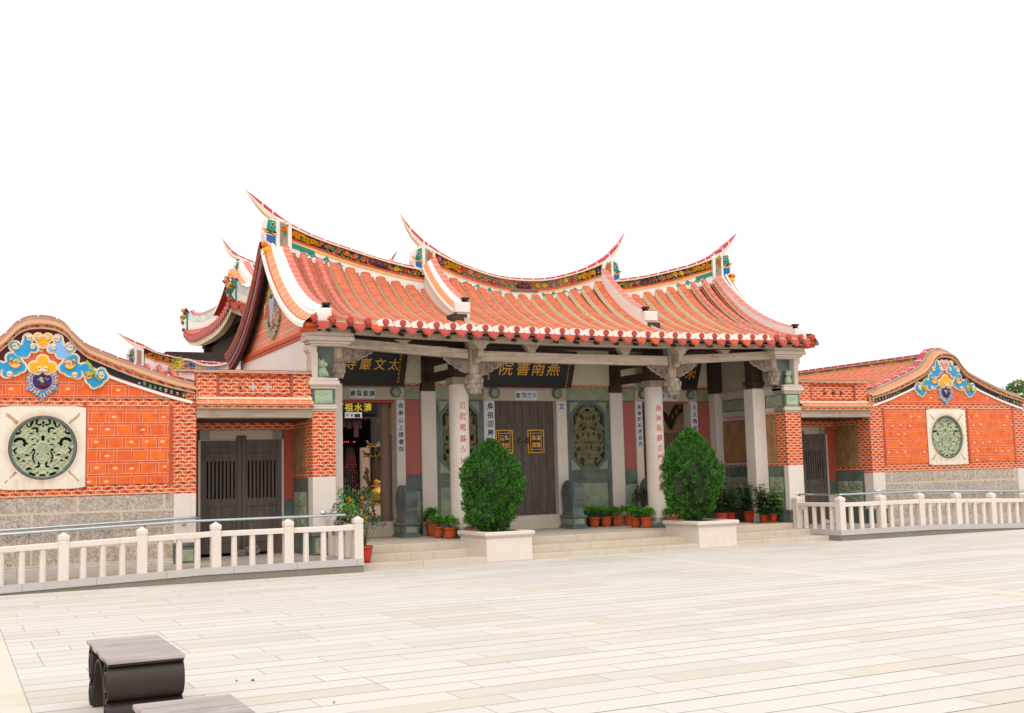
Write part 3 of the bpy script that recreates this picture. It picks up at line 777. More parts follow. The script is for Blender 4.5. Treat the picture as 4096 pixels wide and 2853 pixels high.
mbq = MB(); Pg = [p for p in P if abs(p[0]) < 1.5]; mbq.slab([(p[0], p[3]+.012) for p in Pg], [(p[0], p[2]) for p in Pg], RG-.106, RG-.1, 'fl_bgl'); mbq.build("pale_ground", mid_ridge)
for s in (-1, 1): niche_flowers(mid_ridge, s, 2.30, 6.15, 6.58)
for s in (-1, 1):
    P = smooth_tab(SIDT, 6); P = [tuple([s*p[0]]+list(p[1:])) for p in P]
    mb = ridge_body(None, P)
    tip(mb, s, [(5.78, 7.20), (5.92, 7.31), (6.08, 7.43), (6.21, 7.53), (6.34, 7.64)], [(5.78, 7.02), (5.96, 7.15), (6.10, 7.30), (6.22, 7.46), (6.335, 7.635)])
    endpost(mb, s, 5.40, 5.72, 6.32, 6.93, 7.06)
    mb.slab([(s*4.9, 6.30), (s*5.4, 6.44)], [(s*4.9, 6.385), (s*5.4, 6.54)], RG-.142, RG-.13, 'teal')
    for q in range(3):
        x = s*(4.35+.3*q); z = lerp(SIDT, abs(x))[3]-.09
        mb.tube([(p[0], RG-.128, p[1]) for p in spiral(x, z, .06, 1.2, 1.5*q, s)], .012, 'teal', 4)
        mb.tube([(x, RG-.126, z+.05), (x+s*.12, RG-.126, z-.02), (x+s*.28, RG-.126, z+.10)], .012, 'teal', 4)
    # yellow lion on the gable's shoulder
    for (dx, dz, r, m) in ((5.93, 6.33, .085, 'yellow'), (5.84, 6.29, .07, 'yellow'), (5.99, 6.45, .07, 'fl_or'), (5.86, 6.22, .06, 'teal'), (5.98, 6.22, .05, 'teal')):
        mb.lathe([(.0, -r), (r*.7, -r*.7), (r, 0), (r*.7, r*.7), (0, r)], (s*dx, 2.55, dz), m, 8)
    o = mb.build("ridge", HALL)
    flower_band(o, (2.5, 5.4) if s > 0 else (-5.4, -2.5), lambda x: lerp(SIDT, abs(x))[2], lambda x: lerp(SIDT, abs(x))[1], RG-.105, yellow=(s*4.95, s*5.12), purple=s*3.45)
    niche_flowers(o, s, 5.57, 6.48, 6.95)

# descending ridges
def descending(x, s, y_end, base, top, wout, win, outer):
    """s: side of the hall; wout/win: widths away from / towards the middle"""
    mb = MB(); n = 14
    ys = [y_end+(2.62-y_end)*i/n for i in range(n+1)]
    xo, xi = x+s*wout, x-s*win
    zt = [top(y) for y in ys]; zb = [base(y) for y in ys]
    def line(xx, f): return [(xx, y, f(i)) for i, y in enumerate(ys)]
    # inner wall, outer wall
    mb.ribbon(line(xi, lambda i: zb[i]-.03), line(xi, lambda i: zt[i]), 'white')
    if not outer:
        mb.ribbon(line(xo-s*.06, lambda i: zb[i]-.03), line(xo-s*.06, lambda i: zt[i]-.22), 'white')
        mb.ribbon(line(xo, lambda i: zt[i]-.235), line(xo-s*.06, lambda i: zt[i]-.235), 'white')
        mb.ribbon(line(xo, lambda i: zt[i]-.235), line(xo-s*.015, lambda i: zt[i]-.195), 'white')
        mb.ribbon(line(xo-s*.015, lambda i: zt[i]-.195), line(xo-s*.115, lambda i: zt[i]-.09), 'vergetile')
        mb.ribbon(line(xo-s*.115, lambda i: zt[i]-.09), line(xo-s*.13, lambda i: zt[i]-.055), 'white')
        xc = xo-s*.13
    else:
        xc = xo; mb.ribbon(line(xo, lambda i: zb[i]-.05), line(xo, lambda i: zt[i]-.055), 'white')
    xm = xi+s*.155
    mb.ribbon(line(xc, lambda i: zt[i]-.055), line(xm, lambda i: zt[i]+.005), 'white')
    mb.ribbon(line(xm, lambda i: zt[i]+.005), line(xm, lambda i: zt[i]+.03), 'white')
    # pink capping tiles
    vs = []; uv = []; L = 0
    A = line(xm, lambda i: zt[i]+.03); B = line(xi, lambda i: zt[i]+.022)
    for i in range(n+1):
        if i: L += math.hypot(ys[i]-ys[i-1], zt[i]-zt[i-1])
        vs += [A[i], B[i]]; uv += [(0, L), (.15, L)]
    mb.add(vs, [(2*i, 2*i+1, 2*i+3, 2*i+2) for i in range(n)], 'pinktile', uv)
    mb.ribbon(B, line(xi, lambda i: zt[i]), 'pinktile')
    # blunt end with its dark tile
    ye = y_end; z0, z1 = zb[0]-.05, zt[0]+.02
    mb.box(xi, xo, ye-.10, ye+.02, zt[0]-.25 if not outer else z0, z1-.05, 'white', .015)
    mb.box(xi-s*.004, xo if outer else xo-s*.06, ye-.06, ye+.1, z0-.08, zt[0]-.2, 'white')
    mb.box(xi+s*.0, xm, ye-.05, ye+.06, z1+.015, z1+.06, 'slate', .008)
    return mb.build("descending_ridge", roof)
for s in (-1, 1):
    descending(s*2.28, s, .90, lambda y: roofz(2.35, y, False), lambda y: roofz(2.28, y, True)+.40, .20, .14, False)
    descending(s*5.62, s, -.22, lambda y: roofz(5.6, y), lambda y: roofz(5.6, y)+.27-max(0, y-2.0)*.12, .16, .16, True)
    # verge strip of tile between white borders, on the outer edge of the front slope
    mb = MB(); ys = [RY0-.02+(2.66-RY0)*i/16 for i in range(17)]
    f = lambda xx, dz: [(s*xx, y, roofz(5.95, y)+dz) for y in ys]
    mb.ribbon(f(6.04, -.13), f(6.03, -.06), 'white'); mb.ribbon(f(6.03, -.06), f(5.99, .0), 'white')
    vs = []; uv = []; L = 0
    for i, (a, b) in enumerate(zip(f(5.99, .0), f(5.84, .12))):
        if i: L += (Vector(a)-pa).length
        pa = Vector(a); vs += [a, b]; uv += [(0, L), (.2, L)]
    mb.add(vs, [(2*i, 2*i+1, 2*i+3, 2*i+2) for i in range(16)], 'vergetile', uv)
    mb.ribbon(f(5.84, .12), f(5.80, .16), 'white'); mb.ribbon(f(5.80, .16), f(5.76, .13), 'white')
    mb.ribbon(f(6.04, -.13), f(5.76, -.13), 'redfascia')
    # rear slope: the red-brown verge boards with their painted strips
    ys = [2.66+3.3*i/18 for i in range(19)]
    hts = [(.08, -.03, 'redfascia', 6.06), (-.03, -.06, 'creamtrim', 6.045), (-.06, -.14, 'redfascia', 6.03), (-.14, -.20, 'bluewhite', 6.0), (-.20, -.31, 'redfascia', 5.97), (-.31, -.36, 'slate', 5.93)]
    for a, b, m, xx in hts:
        mb.ribbon(f(xx, a), f(xx, b), m)
        mb.ribbon(f(xx, b), f(xx-.04, b), m)
    mb.ribbon(f(6.06, .08), f(5.7, .12), 'redfascia')
    mb.build("verge", roof)

# ------------------------------------------------------------------ gables and side walls
def moulding(mb, x0, x1, y0, y1, prof, m, sides='xXy'):
    """stacked courses: (z0, z1, outset)"""
    for z0, z1, o in prof:
        mb.box(x0-o, x1+o, y0-o, y1+.0, z0, z1, m, min(.012, (z1-z0)*.3))
CAP_LOW = [(2.845, 2.88, .02), (2.88, 2.925, .05), (2.925, 2.968, .025)]
CAP_MID = [(3.262, 3.30, .03), (3.30, 3.325, .045), (3.325, 3.41, .075), (3.41, 3.462, .055)]
CAP_TOP = [(4.065, 4.10, .03), (4.10, 4.15, .07), (4.15, 4.235, .13), (4.235, 4.32, .115)]
for s in (-1, 1):
    a, b = 5.3146, 5.75
    X = lambda p, q: (min(s*p, s*q), max(s*p, s*q))
    mb = MB()
    # front pillar from the ground up
    mb.box(s*a, s*b, 0, .34, -.02, .615, 'greend', .01)
    mb.box(s*(a-.02), s*(b+.02), -.02, .36, .56, .635, 'greend', .012)
    mb.box(s*(a+.04), s*(b-.04), -.012, .2, .25, .53, 'greenl')
    mb.box(s*a, s*b, .0, .34, .635, 1.64, 'granite', .006)
    mb.box(s*a, s*b, .002, 5.5, 1.64, 2.845, 'brick')
    mb.box(s*(a+.004), s*b, .34, 5.5, .0, 1.64, 'granite_floor')
    x0, x1 = X(a, b)
    moulding(mb, x0, x1, 0, .36, CAP_LOW, 'granite_trim'); moulding(mb, x0, x1, 0, .36, CAP_MID, 'granite_trim'); 
    moulding(mb, x0-(.22 if s > 0 else 0), x1+(.22 if s < 0 else 0), -.02, .30, CAP_TOP, 'granite_trim')
    mb.box(s*(a+.01), s*(b-.01), .01, .36, 2.968, 3.262, 'greend')
    relief(mb, x0+.05, x1-.05, 2.99, 3.24, .003, 'greenp', .04, 7, 3+s)
    # niche over the pillar: outer slab with its curved bracket, back plate
    poly = [(b-.11, 3.462), (b+.0, 3.462), (b+.0, 3.75), (b+.02, 3.92), (b+.075, 3.985), (b+.075, 4.065), (b-.10, 4.065), (b-.10, 3.96), (b-.115, 3.9)]
    mb.prism([(s*p, z) for p, z in poly], 'y', .015, .30, 'granite_trim')
    mb.box(s*(a-.06), s*(b-.11), .18, .30, 3.462, 4.065, 'greend')
    # wall behind: plaster to the eaves
    mb.box(s*(a+.005), s*(b-.004), .36, 5.5, 2.845, 4.32, 'plaster')
    # gable in orange brick, a string course below it
    ys = [.02+5.46*i/22 for i in range(23)]
    gz = [roofz(5.9, y)-.13 for y in ys]
    mb2 = MB()
    mb2.ribbon([(s*(b-.002), y, 4.30) for y in ys], [(s*(b-.002), y, z) for y, z in zip(ys, gz)], 'vergetile')
    for k in range(4): mb2.add([(s*(b+.003), ys[0]+.3+.45*k, 4.58+.3*k), (s*(b+.003), 5.2-.3-.45*k, 4.58+.3*k), (s*(b+.003), 5.2-.3-.45*k, 4.592+.3*k), (s*(b+.003), ys[0]+.3+.45*k, 4.592+.3*k)], [(0, 1, 2, 3)], 'cream'); mb2.add([(s*(b+.003), ys[0]+.3+.45*k, 4.63+.3*k), (s*(b+.003), 5.2-.3-.45*k, 4.63+.3*k), (s*(b+.003), 5.2-.3-.45*k, 4.642+.3*k), (s*(b+.003), ys[0]+.3+.45*k, 4.642+.3*k)], [(0, 1, 2, 3)], 'cream')
    mb2.ribbon([(s*b, y, z) for y, z in zip(ys, gz)], [(s*(b-.25), y, z) for y, z in zip(ys, gz)], 'redfascia')
    mb2.build("gable", HALL)
    mb.prism([(y, z) for y, z in ((.0, 4.325), (5.5, 4.325), (5.5, 4.40), (.0, 4.40))], 'x', s*(b-.004), s*(b+.04), 'bandor')
    mb.prism([(y, z) for y, z in ((.06, 4.26), (5.44, 4.26), (5.48, 4.325), (.02, 4.325))], 'x', s*(b-.004), s*(b+.02), 'bandor')
    mb.build("side_wall", HALL)
    # carved ornament hanging in the gable's peak
    mo = MB(); R = random.Random(5)
    for k in range(140):
        t = R.random(); hw = .56*(1-abs(t-.62)*1.3); y = 2.72+R.uniform(-hw, hw); z = 5.85-1.12*t; r = R.uniform(.035, .075)
        m = R.choice(('creamtrim', 'creamtrim', 'outline', 'fl_pur', 'fl_yel', 'fl_grn', 'creamtrim', 'bluewhite', 'fl_or'))
        mo.tube([(s*(b+.03), y+p[0], z+p[1]) for p in spiral(0, 0, r, 1.3, R.uniform(0, 6), R.choice((-1, 1)), 12)], .017, m, 4)
    for k, (y, z) in enumerate(((2.2, 4.88), (2.3, 4.78), (2.42, 4.68), (2.55, 4.6), (2.72, 4.55), (2.9, 4.62), (3.0, 4.72), (3.1, 4.82), (3.2, 4.92))):
        mo.box(s*(b+.0), s*(b+.06), y-.06, y+.06, z-.05, z+.05, 'greenp', .01)
    mo.prism([(2.5, 5.35), (2.95, 5.35), (2.82, 4.95), (2.74, 4.72), (2.66, 4.95)], 'x', s*b, s*(b+.05), 'bluewhite')
    mo.tube([(s*(b+.04), 2.15, 5.1), (s*(b+.04), 2.15, 4.85)], .025, 'creamtrim'); mo.tube([(s*(b+.04), 3.25, 5.3), (s*(b+.04), 3.25, 4.9)], .025, 'creamtrim')
    mo.build("gable_ornament", HALL)
    mo = MB(); mo.box(s*5.72, s*6.0, -.36, -.02, 4.30, 4.46, 'bandor', .03); mo.build("corner_block", HALL)
    # inner face of the side wall
    xi = s*(a-.004); mi = MB(); fx = lambda d: s*(a-d)
    def panel(y0, y1, z0, z1, d, m): mi.box(fx(0), fx(d), y0, y1, z0, z1, m)
    for (y0, y1) in ((.15, .69), (1.03, 2.6)):
        panel(y0, y1, FL, .63, .03, 'greend'); panel(y0, y1, .63, .66, .012, 'greend'); panel(y0, y1, 1.39, 1.63, .014, 'greend')
        panel(y0, y0+.03, .66, 1.39, .014, 'greend'); panel(y1-.03, y1, .66, 1.39, .014, 'greend')
        relief(mi, y0+.03, y1-.03, .66, 1.39, fx(.004), 'greenl', .03, 6, 4, plane='x', sgn=-s)
    for (y0, y1, mm) in ((.36, .69, 'goldrel'), (1.10, 2.45, 'goldrel')):
        mi.box(fx(0), fx(.006), y0-.05, y1+.05, 1.645, 2.84, 'brick')
        if y0 > 1: mi.box(fx(0), fx(.012), y0-.02, y1+.02, 1.68, 2.80, 'bluewhite'); mi.box(fx(0), fx(.016), y0+.03, y1-.03, 1.73, 2.75, 'redstone')
        relief(mi, y0+(.08 if y0 > 1 else 0), y1-(.08 if y0 > 1 else 0), 1.705 if y0 < 1 else 1.78, 2.79 if y0 < 1 else 2.70, fx(.02), mm, .028, 7, 8+y0, plane='x', sgn=-s)
    for prof in (CAP_LOW, CAP_MID):
        for z0, z1, o in prof: mi.box(fx(0), fx(o), .005, 2.6, z0, z1, 'granite_trim', .008)
    panel(.02, 2.6, 2.968, 3.262, .004, 'greend'); relief(mi, .1, .66, 2.99, 3.24, fx(.01), 'greenl', .02, 9, 6, plane='x', sgn=-s); relief(mi, 1.1, 2.5, 2.99, 3.24, fx(.01), 'greenl', .02, 9, 2, plane='x', sgn=-s)
    panel(.36, 2.6, 3.462, 4.3, .006, 'granite_tan')
    # square half columns with timber above
    mi.box(s*4.95, s*5.30, .68, 1.03, FL, 3.43, 'granite', .012); mi.box(s*4.985, s*5.28, .71, 1.0, 3.43, 4.6, 'wood_dark', .01); mi.box(s*4.94, s*5.31, .67, 1.04, 3.52, 3.60, 'wood_dark', .01)
    mi.box(s*5.10, s*5.31, 2.33, 2.6, FL, 3.44, 'granite', .01); mi.box(s*5.08, s*5.31, 2.30, 2.6, 3.44, 4.5, 'wood_dark')
    mi.build("wall_panel", HALL)

# ------------------------------------------------------------------ facade
def plate_holes(mb, x0, x1, z0, z1, y, th, solid, m, cell=.012, plane='y', bumpf=None):
    nx, nz = int(round((x1-x0)/cell)), int(round((z1-z0)/cell)); dx, dz = (x1-x0)/nx, (z1-z0)/nz
    ok = [[solid(x0+(i+.5)*dx, z0+(j+.5)*dz) for j in range(nz)] for i in range(nx)]
    idx = {}; vs = []; fs = []
    def vi(i, j, k):
        q = (i, j, k)
        if q not in idx:
            X, Z = x0+i*dx, z0+j*dz
            idx[q] = len(vs); vs.append((X, y+(0 if k == 0 else th)-(bumpf(X, Z) if bumpf and k == 0 else 0), Z))
        return idx[q]
    g = lambda i, j: 0 <= i < nx and 0 <= j < nz and ok[i][j]
    for i in range(nx):
        for j in range(nz):
            if not ok[i][j]: continue
            fs.append((vi(i, j, 0), vi(i+1, j, 0), vi(i+1, j+1, 0), vi(i, j+1, 0)))
            if not g(i-1, j): fs.append((vi(i, j, 0), vi(i, j+1, 0), vi(i, j+1, 1), vi(i, j, 1)))
            if not g(i+1, j): fs.append((vi(i+1, j, 0), vi(i+1, j, 1), vi(i+1, j+1, 1), vi(i+1, j+1, 0)))
            if not g(i, j-1): fs.append((vi(i, j, 0), vi(i, j, 1), vi(i+1, j, 1), vi(i+1, j, 0)))
            if not g(i, j+1): fs.append((vi(i, j+1, 0), vi(i+1, j+1, 0), vi(i+1, j+1, 1), vi(i, j+1, 1)))
    mb.add(vs, fs, m)
def holes_fn(holes, mirror_x):
    """holes: (x, z, rx, rz, rot) ellipses, or (x, z, r, w, a0, a1) arcs; mirrored about mirror_x"""
    H = []
    for h in holes:
        H.append(h)
    def inside(x, z):
        for X in ((x, 2*mirror_x-x)):
            for h in H:
                if len(h) == 5:
                    c, s_ = math.cos(h[4]), math.sin(h[4]); u, v = X-h[0], z-h[1]; u, v = u*c+v*s_, -u*s_+v*c
                    if (u/h[2])**2+(v/h[3])**2 < 1: return True
                else:
                    u, v = X-h[0], z-h[1]; r = math.hypot(u, v)
                    if abs(r-h[2]) < h[3]:
                        a = math.atan2(v, u)
                        for q in (a, a+2*math.pi, a-2*math.pi):
                            if h[4] <= q <= h[5]: return True
        return False
    return inside
Y0 = 2.6
def facade():
    mb = MB(); B = mb.box
    for s in (-1, 1):
        # stone posts and beams round the octagon windows
        B(s*1.06, s*1.15, Y0-.012, Y0+.26, FL, 3.265, 'greend'); B(s*2.13, s*2.22, Y0-.012, Y0+.26, FL, 3.265, 'greend')
        B(s*1.06, s*2.22, Y0-.008, Y0+.26, 1.36, 1.66, 'greend'); B(s*1.14, s*2.14, Y0-.016, Y0+.1, 1.44, 1.61, 'greend', .01)
        B(s*1.06, s*2.22, Y0-.006, Y0+.26, 3.22, 3.27, 'greend'); B(s*1.06, s*2.22, Y0, Y0+.26, 3.27, 3.57, 'greenl')
        B(s*1.06, s*2.22, Y0-.002, Y0+.26, FL, .70, 'greend')
        relief(mb, min(s*1.14, s*2.14), max(s*1.14, s*2.14), 3.29, 3.55, Y0-.004, 'greenl', .02, 8, 20+s)
        # octagonal frame
        ox, oz, hw, hh, c = s*1.64, 2.44, .49, .78, .27
        octo = lambda k: [(ox-hw+k, oz-hh+c+k*.4), (ox-hw+c+k*.4, oz-hh+k), (ox+hw-c-k*.4, oz-hh+k), (ox+hw-k, oz-hh+c+k*.4), (ox+hw-k, oz+hh-c-k*.4), (ox+hw-c-k*.4, oz+hh-k), (ox-hw+c+k*.4, oz+hh-k), (ox-hw+k, oz+hh-c-k*.4)]
        o, i_ = octo(0), octo(.075)
        for q in range(8):
            r_ = (q+1) % 8
            mb.prism([o[q], o[r_], i_[r_], i_[q]], 'y', Y0-.02, Y0+.2, 'greend')
        for cx, cz in ((-1, -1), (1, -1), (1, 1), (-1, 1)):
            mb.prism([(ox+cx*hw, oz+cz*hh), (ox+cx*(hw-c), oz+cz*hh), (ox+cx*hw, oz+cz*(hh-c))], 'y', Y0, Y0+.2, 'greenl')
        # brick course and plaster over the windows
        B(s*1.06, s*2.22, Y0, Y0+.26, 3.57, 3.625, 'brick'); B(s*1.0, s*5.31, Y0+.004, Y0+.26, 3.625, 4.75, 'plasterc')
        # pilaster
        B(s*2.22, s*2.57, Y0-.05, Y0+.26, FL, 3.45, 'granite', .012); B(s*2.24, s*2.55, Y0-.06, Y0+.1, 3.45, 3.62, 'wood_dark', .01); B(s*2.25, s*2.54, Y0-.05, Y0+.1, 3.62, 4.75, 'wood_dark')
        # red panels beside the side doors
        for x0, x1 in ((2.57, 2.935), (4.735, 5.31)):
            B(s*x0, s*x1, Y0, Y0+.26, 1.635, 3.25, 'redstone', .008); B(s*x0, s*x1, Y0, Y0+.26, 3.25, 3.57, 'greend')
            relief(mb, min(s*x0, s*x1)+.02, max(s*x0, s*x1)-.02, 3.27, 3.55, Y0-.003, 'greenl', .018, 9, x0)
            B(s*x0, s*x1, Y0, Y0+.26, 3.57, 3.625, 'brick'); B(s*x0, s*x1, Y0-.006, Y0+.26, 1.32, 1.635, 'greend', .01); B(s*x0, s*x1, Y0+.002, Y0+.26, FL, 1.32, 'greend')
            relief(mb, min(s*x0, s*x1)+.03, max(s*x0, s*x1)-.03, .5, 1.29, Y0-.002, 'greenl', .028, 7, x0+2)
        # side door frame
        B(s*2.935, s*3.135, Y0-.02, Y0+.30, FL, 3.255, 'granite', .008); B(s*4.54, s*4.735, Y0-.02, Y0+.30, FL, 3.255, 'granite', .008)
        B(s*2.935, s*4.735, Y0-.022, Y0+.30, 3.255, 3.525, 'granite_tan', .008); B(s*2.935, s*4.735, Y0+.02, Y0+.26, 3.525, 3.64, 'granite_tan')
        B(s*3.10, s*4.58, Y0-.03, Y0+.30, FL, .665, 'granite_step', .012)
        B(s*3.14, s*4.54, Y0+.12, Y0+.2, 3.20, 3.256, 'redstone2')
        # central door frame
        B(s*.79, s*1.06, Y0-.02, Y0+.28, FL, 3.25, 'granite', .008)
    B(-1.06, 1.06, Y0-.022, Y0+.28, 3.25, 3.52, 'granite_tan', .008); B(-1.06, 1.06, Y0+.02, Y0+.26, 3.52, 4.75, 'plasterc')
    B(-.92, .92, Y0-.05, Y0+.28, FL, .665, 'granite_step', .015)
    # round and six-sided stone bosses on the lintels
    for x, n in ((-.795, 18), (.80, 18), (-3.15, 6), (-4.53, 6), (3.15, 6), (4.53, 6)):
        mb.prism(circ(x, 3.415, .125, n=n), 'y', Y0-.07, Y0-.02, 'greend'); mb.prism(circ(x, 3.415, .085, n=n), 'y', Y0-.085, Y0-.07, 'greenl')
    return mb.build("facade", HALL)
facade()
R = random.Random(3)
for s in (-1, 1):
    ox, oz = s*1.64, 2.44
    holes = [(ox, oz+.60, .075, .035, 0), (ox-.16, oz+.44, .035, .09, .3), (ox-.05, oz+.40, .02, .05, 0), (ox-.25, oz+.62, .05, .04, .6), (ox-.36, oz+.36, .05, .10, 0), (ox-.2, oz+.25, .05, .03, .4), (ox-.30, oz-.02, .05, .07, 0), (ox-.12, oz+.17, .09, .035, .5), (ox-.15, oz+.04, .045, .03, .8),
             (ox, oz-.155, .16, .018, 0), (ox-.06, oz-.27, .022, .055, 0), (ox-.28, oz-.31, .06, .055, 0), (ox-.18, oz-.58, .055, .09, .2), (ox-.36, oz-.46, .05, .06, 0), (ox, oz-.46, .045, .02, 0), (ox-.34, oz-.16, .04, .02, 0), (ox, oz+.03, .03, .06, 0), (ox-.38, oz+.56, .05, .1, -.5), (ox-.08, oz+.70, .05, .022, .2), (ox-.40, oz-.62, .04, .06, .5), (ox-.30, oz+.5, .03, .035, 0)]
    hf = holes_fn(holes, ox)
    def solid(x, z):
        u, v = abs(x-ox), abs(z-oz)
        if u > .43 or v > .72 or (u-.43)+(v-.72) > -.26: return False
        # the carving leaves the frame's corners partly open
        e = (u/.40)**2.6+(v/.70)**2.6
        if e > 1 and abs(math.sin(math.atan2(v, u)*9)) > .5: return False
        return not hf(x, z)
    mb = MB(); plate_holes(mb, ox-.44, ox+.44, oz-.73, oz+.73, Y0+.03, .09, solid, 'lattice_d', .0125, bumpf=lambda x, z: .045*abs(fbm(abs(x-ox)*9, z*9, 4))+.02*math.sin(math.hypot(abs(x-ox)-.2, z-oz)*50))
    mb.build("octagon_window", HALL)
    mb = MB(); relief(mb, min(s*1.15, s*2.13), max(s*1.15, s*2.13), .70, 1.36, Y0+.02, 'greenl', .05, 4.2, 31+s); mb.build("carved_panel", HALL)
# central door: two leaves of dark planks
for s in (-1, 1):
    mb = MB()
    for k in range(4): mb.box(s*(.003+.198*k), s*(.003+.198*(k+1)-.004), 2.75, 2.81, .66, 3.255, 'door', .004)
    d = mb.build("door_leaf", HALL)
    mb = MB(); st = [(0, -.05), (.03, -.045), (.05, -.02), (.055, 0)]
    mb.lathe(st, (s*.10, 2.75, 2.36), 'bronze', 12, 'y'); mb.tube([(s*.10+math.cos(t*.6)*.05, 2.70, 2.33+math.sin(t*.6)*.05) for t in range(11)], .008, 'bronze', 5); mb.build("knocker", d)
# columns
for s in (-1, 1):
    mb = MB(); c = (s*2.38, .97, 0)
    mb.lathe([(.205, .56), (.205, 3.42), (.20, 3.45)], c, 'granite', 28); mb.lathe([(.0, FL), (.27, FL), (.27, .40), (.285, .43), (.285, .46), (.25, .50), (.215, .565)], c, 'drum', 24)
    mb.box(s*2.38-.19, s*2.38+.19, .97-.19, .97+.19, 3.45, 3.60, 'wood_post', .01); mb.box(s*2.38-.16, s*2.38+.16, .81, 1.13, 3.60, 4.9, 'wood_dark')
    o = mb.build("column", HALL)
    m2 = MB()
    for i, ch in enumerate("書院鳴鐘海國蔚人文" if s < 0 else "燕南振鐸金門弘禮教"):
        z = (3.02-.225*i) if s < 0 else (2.98-.222*i)
        st = len(m2.v); write(m2, ch, 0, 0, z, .16, 'redink', .9, .008, .06)
        m2.xform(lambda p: (s*2.38+.2065*math.sin(p[0]/.2065), .97-(.2065+max(0, -p[1])*.1)*math.cos(p[0]/.2065), p[2]), st)
    m2.build("lettering", o)
# ------------------------------------------------------------------ timber of the veranda
mb = MB(); n = 40
xs = [-5.62+11.24*i/n for i in range(n+1)]
lo = [4.195+.105*(abs(x)/5.3)**2.2 for x in xs]; hi = [roof_e(x)-.03 for x in xs]
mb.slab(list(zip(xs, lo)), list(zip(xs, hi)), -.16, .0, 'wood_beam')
mb.slab([(x, h-.01) for x, h in zip(xs, hi)], [(x, h+.02) for x, h in zip(xs, hi)], -.30, .1, 'mortar')
mb.build("eave_beam", HALL)
mb = MB()
for s in (-1, 1):
    for (xa, za, xb, zb, d) in ((2.52, 4.085, 5.12, 4.245, .185),):
        N = 6; X_ = [xa+(xb-xa)*i/N for i in range(N+1)]
        mb.slab([(s*x, za+(zb-za)*(x-xa)/(xb-xa)-d) for x in X_], [(s*x, za+(zb-za)*(x-xa)/(xb-xa)) for x in X_], .13, .29, 'wood_beam')
mb.slab([(-2.24, 3.86), (0, 3.852), (2.24, 3.86)], [(-2.24, 4.065), (0, 4.055), (2.24, 4.065)], .13, .29, 'wood_beam')
mb.build("tie_beam", HALL)
for s in (-1, 1):
    for x, z0, z1, r, h in ((2.38, 4.40, 3.58, .175, .38), (5.19, 4.30, 3.845, .125, .34)):
        mb = MB(); c = (s*x, .21, z0*0)
        if x < 3: mb.box(s*x-.12, s*x+.12, .10, .34, 3.86, z0, 'wood_post', .01); mb.lathe([(.105, 3.56), (.105, 3.88)], c, 'wood_post', 12)
        else: mb.lathe([(.10, 3.83), (.10, 4.2)], c, 'wood_post', 12)
        zb = z1
        prof = [(r*.78, zb+.01), (r*1.0, zb-.02), (r*.86, zb-.07), (r*.98, zb-.10), (r*1.02, zb-.16), (r*.92, zb-.2), (r*.9, zb-.27), (r*.72, zb-.29), (r*.62, zb-.36), (r*.3, zb-h-.01), (0, zb-h-.01)]
        mb.lathe(prof, c, 'bud', 16)
        for ring, zz, rr, nn in ((0, zb-.12, r*1.0, 8), (1, zb-.22, r*.9, 8), (2, zb-.31, r*.68, 7)):
            for k in range(nn):
                t = 2*math.pi*(k+.5*ring)/nn
                st = len(mb.v); mb.lathe([(0, -.035), (.03, -.03), (.05, -.01), (.055, 0)], (0, 0, 0), 'bud', 10, 'y'); mb.tube([(p[0], -.03, p[1]) for p in spiral(0, 0, .035, 1.2)], .007, 'carved', 4)
                R_ = Matrix.Rotation(t, 3, 'Z')
                mb.xform(lambda p: (R_ @ Vector((p[0], p[1]-rr, p[2]*1.3)))+Vector((c[0], c[1], zz)), st)
        mb.build("pendant_post", HALL)
def bracket(x, z, L, H, d, y=.21):
    """pierced carved corner bracket: d is its direction from the post"""
    mb = MB(); sc_ = [(0, 0), (L, 0), (L*.98, -.05), (L*.86, -.075), (L*.80, -.12), (L*.62, -.15), (L*.54, -.20), (L*.40, -.21), (L*.34, -.26), (L*.24, -.25), (L*.20, -H*.98), (L*.10, -H), (L*.03, -H*.85), (0, -H*.8)]
    tilt = (4.245-4.085)/2.6 if abs(x) > 2.4 else 0.
    P = [(x+d*p, z+q+abs(p)*tilt*(1 if d*x > 0 else -1)) for p, q in sc_]
    mb.prism(P, 'y', y-.03, y+.03, 'carved')
    for i in range(1, len(P)-1): mb.tube([(P[i][0], y-.03, P[i][1]), (P[i+1][0], y-.03, P[i+1][1])], .014, 'bud', 5)
    R = random.Random(int(x*100)+d*7)
    for k in range(26):
        u = R.random()**1.3*L*.85; q = -R.random()*H*.85*(1-u/L)
        mb.tube([(x+d*u+p[0], y-.035, z-.025+q+p[1]+u*tilt*(1 if d*x > 0 else -1)) for p in spiral(0, 0, R.uniform(.025, .04), 1.1, R.uniform(0, 6), R.choice((1, -1)), 10)], .009, R.choice(('bud', 'carved')), 4)
    mb.build("carved_bracket", HALL)
for s in (-1, 1):
    bracket(s*2.49, 3.90, .54, .28, s); bracket(s*2.27, 3.86, .52, .28, -s); bracket(s*5.09, 4.055, .58, .26, -s)
mb = MB()
for x in (-3.9, -1.12, 1.12, 3.75):
    z0 = 4.06 if abs(x) < 2 else 4.15
    zt = 4.21+.02*(abs(x) > 3)
    mb.prism([(x-.07, z0), (x+.07, z0), (x+.09, z0+.05), (x+.17, zt), (x-.17, zt), (x-.09, z0+.05)], 'y', .06, .22, 'wood_post')
